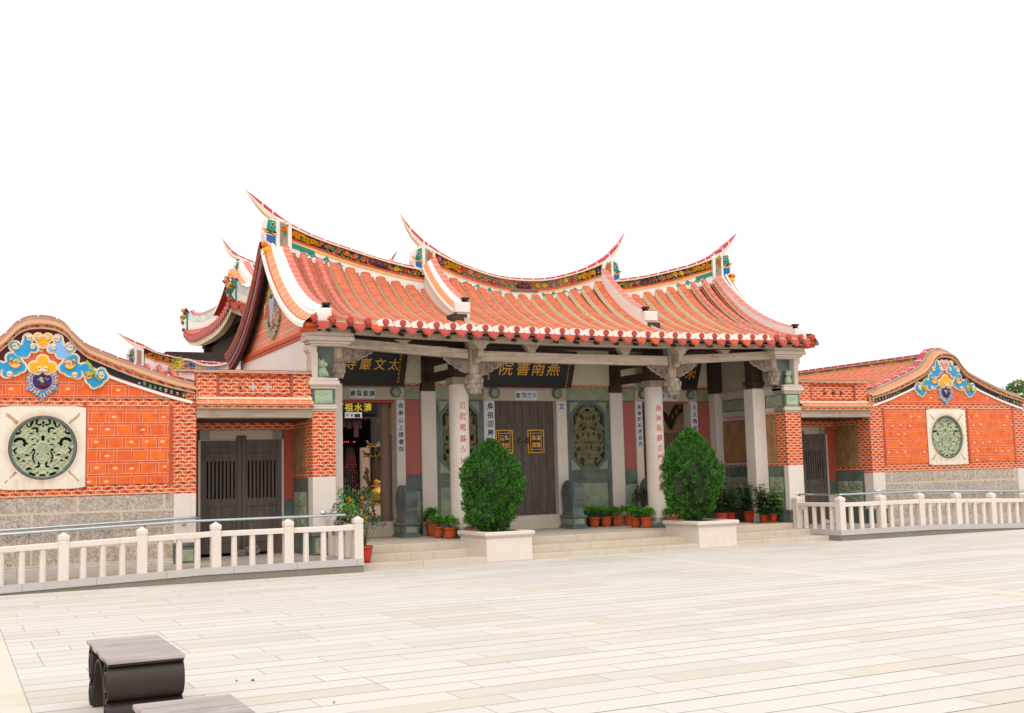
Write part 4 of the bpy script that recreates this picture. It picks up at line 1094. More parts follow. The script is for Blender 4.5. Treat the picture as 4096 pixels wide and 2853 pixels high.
for s in (-1, 1):
    x = s*2.38
    mb.prism([(x-.09, 4.08), (x+.09, 4.08), (x+.11, 4.14), (x+.19, 4.19), (x+.19, 4.24), (x-.19, 4.24), (x-.19, 4.19), (x-.11, 4.14)], 'y', -.2, .1, 'wood_post')
    mb.prism([(-.19, 4.08), (.08, 4.08), (.08, 3.80), (-.02, 3.82), (-.06, 3.88), (-.15, 3.92)], 'x', x-.055, x+.055, 'bud')
    # dark cross beams running back from the columns
    mb.box(x-.1, x+.1, .3, 2.6, 3.98, 4.2, 'wood_dark'); mb.box(x-.09, x+.09, 1.1, 2.6, 3.62, 3.8, 'wood_dark')
    mb.box(min(s*2.5, s*5.3), max(s*2.5, s*5.3), .9, 1.06, 4.25, 4.5, 'wood_dark')
mb.box(-2.3, 2.3, .9, 1.06, 4.25, 4.5, 'wood_dark'); mb.box(-5.31, 5.31, 2.30, 2.45, 4.70, 4.95, 'wood_dark')
mb.build("bracket_block", HALL)
# rafters under the roof
mb = MB()
for k in range(24):
    x = -5.5+11*k/23
    pts = [(x, y, min(roofz(x, y, False), roofz(x, y))-.16) for y in (-.3, .5, 1.2, 1.9, 2.6)]
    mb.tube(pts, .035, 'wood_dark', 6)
mb.build("rafter", HALL)
# inside of the hall: the wall seen through the right-hand door, the open back
for s in (-1, 1):
    mb = MB(); mb.box(s*5.20, s*5.312, 2.9, 5.5, FL, 2.60, 'wallpink'); mb.box(s*5.21, s*5.312, 2.9, 5.5, 2.60, 4.5, 'plasterb'); mb.box(s*5.17, s*5.2, 2.9, 5.5, 2.56, 2.62, 'plasterb', .01); mb.build("inner_wall", HALL)
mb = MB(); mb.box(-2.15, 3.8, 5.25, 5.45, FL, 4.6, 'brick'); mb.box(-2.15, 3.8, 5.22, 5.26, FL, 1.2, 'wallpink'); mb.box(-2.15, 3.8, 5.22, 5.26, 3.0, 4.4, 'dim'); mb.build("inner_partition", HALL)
mb = MB(); mb.box(4.86, 5.2, 5.25, 5.45, FL, 4.6, 'brick'); mb.build("inner_partition", HALL)
mb = MB(); mb.lathe([(.145, .66), (.138, 3.26)], (-3.11, 3.3, 0), 'wallpink', 20); mb.lathe([(.17, FL), (.17, .60), (.15, .66)], (-3.13, 3.3, 0), 'granite_trim', 20); mb.box(-3.35, -2.95, 3.15, 3.45, 3.22, 3.4, 'wood_dark'); mb.build("inner_column", HALL)

# ================================================================== wings
WX = 10.38
OUT = [(0, 4.42), (.2, 4.40), (.37, 4.33), (.5, 4.22), (.69, 4.05), (.9, 3.93), (1.14, 3.83), (1.35, 3.745), (1.8, 3.60), (2.24, 3.47), (2.58, 3.38)]
TRIM = [(0, 4.315), (.2, 4.29), (.37, 4.20), (.53, 4.02), (.72, 3.855), (.95, 3.75), (1.43, 3.565), (2.08, 3.34), (2.52, 3.235)]
BRB = [(0, 4.225), (.2, 4.20), (.37, 4.11), (.51, 3.94), (.69, 3.775), (.86, 3.69), (1.43, 3.455), (2.0, 3.28), (2.50, 3.165)]
WHT = [(.80, 3.575), (1.14, 3.415), (1.57, 3.265), (2.01, 3.125), (2.46, 3.005)]
EXT = {}
for tb, e in ((OUT, (2.84, 3.325)), (TRIM, (2.78, 3.175)), (BRB, (2.76, 3.105))): EXT[id(tb)] = e
def both(tab, cx, n=5):
    P = smooth_tab(tab, n); Q = smooth_tab(tab+[EXT[id(tab)]], n); o = 1 if cx > 0 else -1
    L = [(cx-p[0], p[1]) for p in (P if o > 0 else Q)][::-1]; R_ = [(cx+p[0], p[1]) for p in (Q if o > 0 else P)[1:]]
    return L+R_
def ext(q, s, v): return v+(.215 if q == s else 0)
def offset_curve(P, d): return [(x, z+d) for x, z in P]
def cloud_ornament(cx, parent, pale_right=True):
    """moulded ruyi clouds in blue and yellow with a cream outline; drawn in units of a sketch, then scaled"""
    k = .00127; zt = 4.44
    C = lambda u, v: (cx+(u-668)*k, zt-(v-50)*k)
    mb = MB(); lay = [0]
    def blob(circles, m, mir=True, m2=None):
        for sgn in ((1, -1) if mir else (1,)):
            mm = m if sgn == 1 else (m2 or m)
            for (u, v, r) in circles:
                u_ = u if sgn == 1 else 1336-u
                x, z = C(u_, v); lay[0] += 1; e = lay[0]*.00007
                mb.prism(circ(x, z, (r+26)*k, n=16), 'y', -.045-e*.5, .0, 'outline'); mb.prism(circ(x, z, r*k, n=16), 'y', -.062-e, -.02, mm)
    def curl(u, v, r, m, a0, d, w=.017, turns=1.5, mir=True):
        for sgn in ((1, -1) if mir else (1,)):
            u_ = u if sgn == 1 else 1336-u; x, z = C(u_, v)
            mb.tube([(x+sgn*p[0], -.075, z+p[1]) for p in spiral(0, 0, r*k, turns, a0, d, 20)], w, m, 5)
    blob([(60, 880, 70), (-10, 900, 75), (-85, 850, 55), (110, 800, 55), (150, 730, 50), (30, 950, 45), (-60, 790, 45)], 'skyblue')
    blob([(330, 690, 90), (250, 740, 62), (290, 620, 55), (400, 740, 62), (240, 820, 50), (330, 770, 70)], 'skyblue')
    blob([(330, 470, 55), (400, 530, 72), (460, 500, 66), (475, 420, 48), (485, 360, 46), (560, 490, 42), (450, 560, 48)], 'skyblue', True, 'paleblue' if pale_right else 'skyblue')
    blob([(608, 345, 42), (728, 345, 42), (668, 395, 62), (668, 435, 34)], 'yellow' if pale_right else 'pinkg', False)
    blob([(668, 650, 62), (570, 735, 62), (766, 735, 62), (668, 715, 62), (605, 780, 36), (731, 780, 36)], 'yellow', False)
    curl(345, 690, 78, 'yellow', 2.2, 1, .02); curl(345, 690, 50, 'outline', 3.6, 1, .016); curl(270, 838, 34, 'outline', 0, 1)
    curl(335, 470, 46, 'outline', .5, -1); curl(492, 362, 38, 'outline', 2.6, -1); curl(545, 472, 34, 'outline', 1, 1)
    curl(100, 845, 50, 'yellow', .6, 1, .018); curl(-65, 838, 46, 'outline', 2, -1); curl(635, 760, 36, 'outline', 0, -1); curl(612, 348, 26, 'outline', 1, -1)
    for sgn in (1, -1):
        Q_ = [(1200, 640), (1260, 700), (1300, 780), (1320, 860), (1370, 905), (1420, 870)]
        mb.tube([((C(u if sgn == 1 else 1336-u, v))[0], -.085, C(u, v)[1]) for u, v in Q_], .015, 'lime', 5)
    mb.build("cloud_ornament", parent)
def medallion(cx, parent):
    mb = MB(); c = (cx, 3.345)
    for k in range(26):
        t = 2*math.pi*k/26; rx, rz = .205, .215
        x, z = c[0]+math.cos(t)*rx, c[1]+math.sin(t)*rz-(.03 if k in (19, 20) else 0)
        mb.prism(circ(x, z, .042, n=10), 'y', -.035, 0, 'skyblue' if k % 2 else 'bluewhite'); mb.tube([(x+p[0], -.038, z+p[1]) for p in spiral(0, 0, .026, 1.1, t, 1, 10)], .008, 'outline', 4)
    mb.prism(circ(c[0], c[1], .21, .215, 28), 'y', -.03, 0, 'skyblue')
    mb.prism(circ(c[0], c[1], .165, .168, 28), 'y', -.04, -.0, 'pinkg'); mb.prism(circ(c[0], c[1], .15, .152, 28), 'y', -.046, 0, 'navy')
    for dx, dz, r, m in ((-.02, .03, .03, 'yellow'), (0, -.02, .03, 'lime'), (-.01, .0, .028, 'paleblue'), (.01, -.09, .042, 'maroon'), (-.02, -.085, .035, 'maroon'), (.045, -.085, .03, 'maroon')):
        mb.lathe([(0, -.02), (r*.8, -.014), (r, 0)], (c[0]+dx, -.047, c[1]+dz), m, 8, 'y')
    mb.tube([(c[0]+.03, -.055, c[1]+.03), (c[0]+.06, -.055, c[1]+.045), (c[0]+.06, -.055, c[1]), (c[0]+.10, -.055, c[1]+.03)], .009, 'pinkg', 4)
    mb.tube([(c[0]-.04, -.055, c[1]-.0), (c[0]-.08, -.055, c[1]+.02)], .009, 'pinkg', 4)
    mb.prism(circ(c[0], c[1]+.235, .06, .05, 12), 'y', -.05, 0, 'fl_or'); mb.prism(circ(c[0], c[1]+.24, .03, .025, 10), 'y', -.056, 0, 'lime')
    for dx, dz in ((-.215, -.16), (.215, -.16), (0, -.34)):
        mb.prism([(c[0]+dx-.012, c[1]+dz+.1), (c[0]+dx+.012, c[1]+dz+.1), (c[0]+dx+.035, c[1]+dz), (c[0]+dx-.035, c[1]+dz)], 'y', -.03, 0, 'pinkg'); mb.prism(circ(c[0]+dx, c[1]+dz+.1, .02, n=8), 'y', -.035, 0, 'fl_or'); mb.box(c[0]+dx-.012, c[0]+dx+.012, -.036, 0, c[1]+dz, c[1]+dz+.08, 'skyblue')
    mb.build("medallion", parent)
def round_window(cx, cz, parent):
    mb = MB(); r0 = .53
    # square stone slab with a round opening
    n = 40; ring = circ(cx, cz, r0, n=n); sq = []
    for i in range(n):
        t = 2*math.pi*i/n; c, s_ = math.cos(t), math.sin(t); q = 1/max(abs(c)/.66, abs(s_)/.685); sq.append((cx+c*q, cz+s_*q))
    for i in range(n):
        j = (i+1) % n
        mb.add([(ring[i][0], -.02, ring[i][1]), (sq[i][0], -.02, sq[i][1]), (sq[j][0], -.02, sq[j][1]), (ring[j][0], -.02, ring[j][1])], [(0, 1, 2, 3)], 'slab_stained')
        mb.add([(ring[i][0], -.02, ring[i][1]), (ring[j][0], -.02, ring[j][1]), (ring[j][0], .1, ring[j][1]), (ring[i][0], .1, ring[i][1])], [(0, 1, 2, 3)], 'greend')
        mb.add([(sq[i][0], -.02, sq[i][1]), (sq[j][0], -.02, sq[j][1]), (sq[j][0], .02, sq[j][1]), (sq[i][0], .02, sq[i][1])], [(0, 1, 2, 3)], 'slab_stained')
    mb.prism(circ(cx, cz, r0+.004, n=32), 'y', .10, .12, 'window_dark')  # dark disc: shade behind the lattice holes put into its colour
    o = mb.build("window", parent)
    mb = MB(); mb.lathe([(r0-.05, .05), (r0-.05, -.005), (r0-.03, -.018), (r0, -.012), (r0, .05)], (cx, 0, cz), 'greend', 40, 'y')
    k = 1/1180.; F = lambda u, v: (cx+(u-728)*k*1.0, cz-(v-775)*k)     # sketch units: 625 is the radius
    hl = []
    def E_(u, v, a, b, rot=0.): x, z = F(u, v); hl.append((x, z, a*k, b*k, rot))
    def A_(u, v, r, w, a0, a1): x, z = F(u, v); hl.append((x, z, r*k, w*k, a0, a1))
    E_(728, 285, 26, 30); E_(728, 350, 24, 24); A_(655, 275, 52, 18, 1.9, 5.6); E_(520, 300, 26, 55, -.5); A_(475, 330, 38, 14, 2.6, 6.2); E_(330, 375, 45, 16, .75); E_(265, 495, 70, 22, .15); A_(285, 455, 34, 13, 4.2, 7.4)
    A_(575, 440, 52, 22, -.9, 2.6); E_(510, 500, 46, 14); E_(728, 590, 32, 62); A_(310, 690, 92, 30, -.6, 2.9); E_(540, 610, 24, 18); E_(630, 650, 26, 16, -.5); E_(560, 715, 46, 12); E_(560, 820, 32, 26); E_(440, 915, 36, 18); E_(515, 870, 20, 14); E_(490, 930, 16, 12)
    A_(265, 835, 46, 18, 1.7, 4.7); E_(290, 975, 42, 22, -.7); E_(385, 1025, 32, 16); A_(700, 960, 150, 16, 2.4, 3.9); E_(640, 890, 40, 12, .3); E_(300, 1165, 55, 24, -.7); A_(628, 1105, 42, 20, -2.2, 1.4); E_(480, 1180, 52, 28); E_(545, 1285, 70, 26, -.3); E_(728, 1310, 60, 24); E_(635, 1265, 16, 12); E_(330, 760, 20, 10); E_(450, 690, 14, 20)
    hf = holes_fn(hl, cx)
    def solid(x, z):
        r = math.hypot(x-cx, z-cz)
        return r < r0-.045 and (r < .115 or not hf(x, z))
    bf = lambda x, z: (.02 if math.hypot(x-cx, z-cz) < .105 else .035*abs(fbm(abs(x-cx)*11, z*11, 8))+.008*math.sin(abs(x-cx)*60)*math.sin(z*60))
    plate_holes(mb, cx-.5, cx+.5, cz-.5, cz+.5, .03, .05, solid, 'lattice', .0105, bumpf=bf)
    for q in range(-3, 4): mb.box(cx-math.sqrt(max(0, .0081-(q*.026)**2)), cx+math.sqrt(max(0, .0081-(q*.026)**2)), .004, .02, cz+q*.026-.006, cz+q*.026+.006, 'greenl')
    mb.build("lattice", o)
# slab with rust-coloured runs from the cramps at its corners
def slab_mat():
    s = NB("stained_window_slab"); x, y, z = s.xyz()
    c = lin((232, 221, 203)); col = s.mix(s.ramp(s.noise(120., 3, .7), .36, .64), scale(c, .88), scale(c, 1.08))
    ax = s.m('SUBTRACT', s.m('ABSOLUTE', x), WX-.05); az = s.m('SUBTRACT', z, 2.235)
    dg = s.m('ABSOLUTE', s.m('SUBTRACT', s.m('ABSOLUTE', ax), s.m('ABSOLUTE', az))); rr = s.m('SQRT', s.m('ADD', s.m('MULTIPLY', ax, ax), s.m('MULTIPLY', az, az)))
    wob = s.m('MULTIPLY', s.noise(9., 5, .7), .2)
    cr = s.m('MULTIPLY', s.m('LESS_THAN', s.m('ADD', dg, wob), .125), s.m('MULTIPLY', s.m('GREATER_THAN', rr, .56), s.m('LESS_THAN', rr, .80)))
    rg = s.ramp(s.m('ADD', rr, s.m('MULTIPLY', s.noise(7., 4), .12)), .70, .58)
    low = s.m('MULTIPLY', s.m('LESS_THAN', az, -.5), s.ramp(s.noise(1., 4, .6, s.mapv(s.pos(), (14., 1., 1.4))), .45, .7))
    f = s.m('MINIMUM', 1., s.m('ADD', s.m('ADD', s.m('MULTIPLY', cr, .75), s.m('MULTIPLY', rg, .45)), s.m('MULTIPLY', low, .35)))
    s.col(s.mix(f, col, lin((176, 128, 74)))).set(.8, 0, .2); return s.mat
MT['slab_stained'] = slab_mat()
def ribbon_at(mb, A, B, y, m, uvv=None): mb.ribbon([(p[0], y, p[1]) for p in A], [(p[0], y, p[1]) for p in B], m)
for s, lab in ((-1, "wing left of the slatted gate, its curved orange gable cut by the photo's left edge"), (1, "far wing right of the temple, its tiled roof slope showing beside the orange gable")):
    W = thing("wing_building", lab, "building", (s*WX, 0, 0), "orange gabled wings flanking the temple")
    cx = s*WX
    mb = MB()
    tr = both(TRIM, cx); base = [(p[0], 3.06) for p in tr]
    # gable field of big tiles, the body of the building behind
    ribbon_at(mb, base, [(p[0], p[1]-.05) for p in tr], 0, 'tilewall')
    wx = cx+s*-.05                          # the field is left open where the round window stands
    for a, b, c, d in ((cx-ext(-1, s, 2.535), wx-.6, 1.41, 3.06), (wx+.6, cx+ext(1, s, 2.535), 1.41, 3.06), (wx-.6, wx+.6, 1.41, 1.6), (wx-.6, wx+.6, 2.86, 3.06)): mb.box(a, b, .004, .3, c, d, 'brick')
    for q in (-1, 1): mb.box(cx+q*ext(q, s, 2.535), cx+q*2.23, .3, 9.6, 1.41, 3.10, 'brick'); mb.box(cx+q*ext(q, s, 2.53), cx+q*2.23, .3, 9.6, 0, 1.41, 'granite_floor')
    mb.box(cx-2.535, cx+2.535, 9.3, 9.6, 0, 3.4, 'plaster')
    mb.build("gable_wall", W)
    mb = MB(); mb.box(cx-ext(-1, s, 2.15), cx+ext(1, s, 2.15), -.012, .3, .0, 1.41, 'block')
    mb.box(cx-2.15, cx+2.15, -.06, .2, -.2, .27, 'granite_kerb', .01)
    for q in (-1, 1):
        mb.box(cx+q*ext(q, s, 2.15), cx+q*ext(q, s, 2.535), -.006, .42, .56, 1.41, 'granite', .008); mb.box(cx+q*2.16, cx+q*2.53, -.01, .42, .0, .56, 'greend', .01); mb.box(cx+q*2.20, cx+q*2.49, -.03, .1, .24, .44, 'greenl', .01); mb.box(cx+q*2.14, cx+q*2.56, -.03, .44, .5, .57, 'greend', .015)
    mb.build("plinth", W)
    # inset panels of big tiles edged with brick on end
    mb = MB()
    for q in (-1, 1):
        x0, x1 = cx+q*.72, cx+q*ext(q, s, 2.08)
        mb.box(x0, x1, -.008, .01, 1.60, 2.91, 'tilewall')
        for xx in (cx+q*.70, cx+q*ext(q, s, 2.105)): mb.box(xx-.028, xx+.028, -.016, .01, 1.56, 2.95, 'redstone2', .006)
    for z in (2.925, 3.055, 1.425): mb.box(cx-2.1, cx+2.1, -.010, .01, z, z+.012, 'creamtrim')
    mb.build("tile_panel", W)
    round_window(cx+s*-.05, 2.235, W)
    # bands that follow the gable: dark strip, brick band, mouldings, sloping tiles, curb, ridge tiles
    mb = MB(); br = both(BRB, cx); out = both(OUT, cx)
    for q in (-1, 1):
        Wp = [(cx+q*p[0], p[1]) for p in smooth_tab(WHT+([(2.70, 2.945)] if q == s else []), 5)]; Bp = [(x, lerp([(p[0], p[1]) for p in BRB+[(2.76, 3.105)]], abs(x-cx))[0]) for x, z in Wp]
        mb.slab(Wp, Bp, -.012, .0, 'slate'); mb.slab(offset_curve(Wp, -.035), offset_curve(Wp, .012), -.035, 0, 'white'); mb.slab(offset_curve(Wp, .012), offset_curve(Wp, .026), -.03, 0, 'redbead')
        # dragon scroll low on the dark strip
        R = random.Random(4)
        for k in range(22):
            t = .52+.44*k/22; i = int(t*(len(Wp)-1)); x, z = Wp[i]; zb = Bp[i][1]; zc = z+(zb-z)*.5
            mb.tube([(x+p[0], -.03, zc+p[1]) for p in spiral(0, R.uniform(-.02, .02), R.uniform(.02, .036), 1.2, R.uniform(0, 6), 1, 10)], .008, R.choice(('creamtrim', 'outline', 'fl_grn2', 'fl_yel', 'bluewhite')), 4)
        ctr = [p for p in br if abs(p[0]-cx) < .9]
    lowm = [(p[0], max(3.45, p[1]-.22)) for p in br if abs(p[0]-cx) < 1.0]; him = [p for p in br if abs(p[0]-cx) < 1.0]
    mb.slab(lowm, him, -.006, 0, 'maroon')
    trb = [(p[0], lerp([(q[0], q[1]) for q in TRIM+[(2.78, 3.175)]], abs(p[0]-cx))[0]-.012) for p in br]
    mb.slab(br, trb, -.06, .0, 'brick')
    mb.slab(offset_curve(br, -.016), offset_curve(br, .008), -.085, 0, 'creamtrim'); mb.slab(offset_curve(tr, -.028), offset_curve(tr, .004), -.11, 0, 'creamtrim')
    # little upright joints across the brick band
    for i in range(2, len(br)-2, 2): mb.box(br[i][0]-.008, br[i][0]+.008, -.066, 0, br[i][1], trb[i][1], 'creamtrim')
    o3 = [(p[0], p[1]+.005) for p in tr]
    def up(P, d): return [(x, z+d) for x, z in P]
    def rib(A, ya, B, yb, m): mb.ribbon([(p[0], ya, p[1]) for p in A], [(p[0], yb, p[1]) for p in B], m)
    rib(o3, -.11, up(o3, .055), .06, 'vergetile'); rib(up(o3, .055), .06, up(o3, .062), .08, 'creamtrim'); rib(up(o3, .062), .08, up(o3, .12), .09, 'beigecurb'); rib(up(o3, .12), .09, up(o3, .128), .17, 'beigecurb')
    P0 = up(o3, .128); P1 = up(o3, .158)
    vs = []; uv = []; L = 0
    for i in range(len(P0)):
        if i: L += math.hypot(P0[i][0]-P0[i-1][0], P0[i][1]-P0[i-1][1])
        vs += [(P0[i][0], .17, P0[i][1]), (P1[i][0], .18, P1[i][1]), (P1[i][0], .36, P1[i][1]-.0)]; uv += [(L, 0), (L, .03), (L, .2)]
    mb.add(vs, [(3*i+k, 3*i+k+1, 3*i+k+4, 3*i+k+3) for i in range(len(P0)-1) for k in (0, 1)], 'crimson', uv)
    rib(P1, .36, up(o3, -.1), .36, 'beigecurb')
    for q in (0, -1): 
        x, z = o3[q]; mb.add([(x, -.11, z-.028), (x, -.11, z), (x, .06, z+.055), (x, .17, z+.128), (x, .36, z+.158), (x, .36, z-.1)], [(0, 1, 2, 3, 4, 5)], 'beigecurb')
    for q in (-1, 1):
        if q == s: continue
        x = cx+q*2.44; mb.box(x-.09, x+.09, -.02, .0, 3.0, 3.17, 'brick'); mb.box(x-.1, x+.1, -.03, .0, 2.985, 3.005, 'creamtrim'); mb.box(x+q*.085, x+q*.1, -.06, .0, 3.0, 3.22, 'creamtrim')
    mb.build("verge", W)
    cloud_ornament(cx+s*-.02, W, s < 0); medallion(cx+s*-.02, W)
    # roof: tile rows run from the ridge down to the side eaves
    RZ = [(0, 4.16), (.3, 4.08), (.6, 3.92), (.9, 3.80), (1.35, 3.64), (1.9, 3.50), (2.6, 3.34)]
    mb = MB()
    P = smooth_tab(RZ, 3)
    for q in (-1, 1):
        pts = [(cx+q*p[0], 0, p[1]) for p in P]
        for k in range(30):
            y = .48+.30*k
            if q == s and k > 6: continue
            mv = [(p[0], y, p[2]) for p in pts]
            w = .10
            pr = [(-w-.012, -.005, 'mortar'), (-w, .05, 'arch')]+[(math.cos(math.pi-math.pi*i/6)*w, .05+math.sin(math.pi*i/6)*.035, 'arch') for i in range(1, 6)]+[(w, .05, 'mortar'), (w+.012, -.005, None)]
            mb.sweep(mv, (0, 1, 0), pr)
            mb.sweep(mv, (0, 1, 0), [(.1, 0, 'gutter'), (.2, 0, None)])
        mb.ribbon([(p[0], .3, p[2]-.01) for p in pts], [(p[0], 9.4, p[2]-.01) for p in pts], 'gutter')
    o = mb.build("roof", W)
    mb = MB()
    for h0, h1, hw, m in ((4.10, 4.2, .09, 'beigecurb'), (4.2, 4.28, .07, 'fl_bgl'), (4.28, 4.31, .11, 'creamtrim'), (4.31, 4.36, .09, 'crimson')): mb.box(cx-hw, cx+hw, .3, 9.2, h0, h1, m)
    for k in range(12): 
        mb.box(cx-.075, cx+.075, .8+.7*k, 1.15+.7*k, 4.215, 4.265, 'fl_grn' if k % 2 else 'fl_grn2'); mb.box(cx-.08, cx+.08, .94+.7*k, 1.0+.7*k, 4.22, 4.27, 'fl_yel')
    mb.build("ridge", o)

# ================================================================== side gates between the hall and its wings
for s, lab in ((-1, "slatted wooden side gate under a brick parapet, nearer the large round stone window"), (1, "shaded side gate right of the pillar, half hidden by the far stone balustrade")):
    Gt = thing("side_gate", lab, "gate", (s*6.8, .6, 0), "wooden side gates beside the temple hall")
    x0, x1 = 5.752, 7.84
    B_ = lambda mb, a, b, *r: mb.box(s*a, s*b, *r)
    mb = MB()
    # parapet: border bricks and a panel pierced by three crosses
    B_(mb, x0, 6.13, .04, .2, 3.05, 3.53, 'brick'); B_(mb, 7.45, x1, .04, .2, 3.05, 3.53, 'brick'); B_(mb, 6.13, 7.45, .04, .2, 3.05, 3.13, 'brick'); B_(mb, 6.13, 7.45, .04, .2, 3.48, 3.53, 'brick')
    def sol(x, z):
        for c in (6.54, 6.82, 7.05):
            u, v = abs(abs(x)-c), abs(z-3.295)
            if (u < .028 and v < .082) or (u < .082 and v < .028): return False
        return True
    plate_holes(mb, min(s*6.13, s*7.45), max(s*6.13, s*7.45), 3.13, 3.48, .07, .07, sol, 'brick', .0137)
    for a, b, c, d in ((6.11, 7.47, 3.12, 3.142), (6.11, 7.47, 3.468, 3.49)): B_(mb, a, b, .03, .07, c, d, 'redstone2', .004)
    for a in (6.12, 7.46): B_(mb, a-.025, a+.025, .025, .07, 3.08, 3.52, 'redstone2', .006)
    mb.build("parapet", Gt)
    mb = MB()
    B_(mb, x0, x1+.05, -.02, .24, 3.53, 3.548, 'creamtrim'); B_(mb, x0, x1+.32, .0, .26, 3.548, 3.575, 'creamtrim', .008); B_(mb, x0+.01, x1+.3, .02, .24, 3.575, 3.59, 'redfascia')
    # sloping tile ledge and the brick band under it
    y0, y1 = -.13, .04
    mb.add([(s*x0, y0, 2.985), (s*(x1+.02), y0, 2.985), (s*(x1+.02), y1, 3.06), (s*x0, y1, 3.06)], [(0, 1, 2, 3)], 'vergetile', [(0, 0), (0, 2.1), (.2, 2.1), (.2, 0)])
    B_(mb, x0, x1+.02, y0-.006, y1, 2.962, 2.985, 'creamtrim'); B_(mb, x0, x1, .0, .05, 3.055, 3.10, 'cream'); B_(mb, x0, x1, -.10, .04, 2.90, 2.962, 'brick'); B_(mb, x0, x1+.02, -.12, .04, 2.88, 2.90, 'creamtrim', .006)
    for k in range(10): B_(mb, x0+.1+.21*k, x0+.112+.21*k, -.108, -.10, 2.90, 2.962, 'creamtrim')
    mb.build("cornice", Gt)
    mb = MB(); B_(mb, x0, x1, -.03, .25, 2.725, 2.88, 'wood_beam', .008); B_(mb, x0, x1, .25, 1.3, 2.70, 2.76, 'wood_dark'); mb.build("beam", Gt)
    mb = MB()
    B_(mb, x0, x1, 1.24, 1.4, 2.56, 2.75, 'brick'); B_(mb, 6.165, 7.365, 1.235, 1.4, 2.38, 2.56, 'granite_tan', .008)
    for a, b in ((5.98, 6.165), (7.365, 7.55)): B_(mb, a, b, 1.225, 1.4, 2.38, 2.56, 'greenl', .01)
    for a, b in ((x0, 5.965), (7.575, x1)):
        B_(mb, a, b, 1.235, 1.4, 1.22, 2.56, 'redstone2', .006); B_(mb, a, b, 1.232, 1.4, .92, 1.22, 'greend', .01); B_(mb, a, b, 1.236, 1.4, .1, .92, 'granite')
    for a in (5.985, 7.555): B_(mb, a-.02, a+.02, 1.2, 1.4, .15, 2.38, 'granite_trim')
    mb.build("back_wall", Gt)
    for side, xw in ((1, x0), (-1, x1)):      # carved side cheeks
        mb = MB(); xx = lambda d: s*(xw+side*d)
        mb.box(xx(0), xx(.012), .34, 1.24, 1.63 if side > 0 else 1.48, 2.68, 'brick'); 
        relief(mb, .40, 1.20, 1.70 if side > 0 else 1.56, 2.58, xx(.016), 'goldrel', .03, 6.5, 12+side, plane='x', sgn=s*side)
        zt = 1.63 if side > 0 else 1.48
        mb.box(xx(0), xx(.016), .28, 1.24, .15, zt, 'greend'); mb.box(xx(0), xx(.03), .28, 1.24, .15, .58, 'greend', .01)
        relief(mb, .33, 1.2, .64, zt-.26, xx(.02), 'greenl', .05, 6, 14+side, plane='x', sgn=s*side)
        mb.build("side_panel", Gt)
    for q, (a, b) in enumerate(((6.0, 6.77), (6.775, 7.54))):
        mb = MB(); yd = 1.21
        st = .10
        top = 2.37
        B_(mb, a, a+st, yd, yd+.06, .27, top, 'doorb', .005); B_(mb, b-st, b, yd, yd+.06, .27, top, 'doorb', .005)
        inner = (b-st*.9, b+.0) if q == 0 else (a, a+st*.9)
        B_(mb, inner[0], inner[1], yd-.015, yd+.05, .27, 2.455, 'doorb', .012)
        for z0, z1 in ((.27, .38), (1.13, 1.28), (1.98, 2.12), (2.26, top)): B_(mb, a+st, b-st, yd+.002, yd+.058, z0, z1, 'doorb', .004)
        B_(mb, a+st, b-st, yd+.02, yd+.05, .38, 1.13, 'doorb'); B_(mb, a+st+.05, b-st-.05, yd+.008, yd+.05, .45, 1.07, 'doorb', .01)
        B_(mb, a+st, b-st, yd+.02, yd+.05, 2.12, 2.26, 'doorb'); B_(mb, a+st+.05, b-st-.05, yd+.01, yd+.05, 2.14, 2.24, 'doorb', .006)
        B_(mb, a+st, b-st, yd+.09, yd+.1, 1.28, 1.98, 'black')  # black sheet paints the shade between the slats
        w = b-a-2*st
        for k in range(9): B_(mb, a+st+w*(k+.0)/8-.021, a+st+w*(k+.0)/8+.021, yd+.004, yd+.05, 1.28, 1.98, 'doorb', .004)
        mb.build("gate_leaf", Gt)
R = random.Random(8)
def boulder(name, label, cat, x, y, z, rx, ry, rz, m, sd):
    mb = MB(); nu, nv = 14, 9
    def fn(u, v):
        a, b = u*2*math.pi, (v-.5)*math.pi
        p = Vector((math.cos(a)*math.cos(b), math.sin(a)*math.cos(b), math.sin(b))); k = 1+.35*fbm(p.x*1.4+sd, p.y*1.4, p.z*1.4+sd)
        return (x+p.x*rx*k, y+p.y*ry*k, z+max(-.75, p.z*k)*rz)
    mb.grid(fn, nu, nv, m, False)
    return tag(mb.build(name, None, (x, y, z-rz*.75)), label, cat)
boulder("door_stone", "tan rough stone on the floor behind the far balustrade, propping the right side gate", "stone", 6.02, .75, .30, .13, .12, .12, 'rock', 2)
boulder("door_stone", "low tan stone by the foot of the right side gate, farther from the pillar", "stone", 7.05, .85, .27, .13, .1, .07, 'rock', 5)
mb = MB(); mb.box(-6.98, -6.60, 1.0, 1.19, .218, .33, 'greyrock', .02); tag(mb.build("stone_block", None, (-6.8, 1.1, .218)), "flat grey stone block lying against the foot of the left side gate", "stone block")
boulder("door_stone", "grey wedge stone at the middle foot of the left side gate", "stone", -6.62, 1.02, .30, .14, .12, .11, 'greyrock', 9)

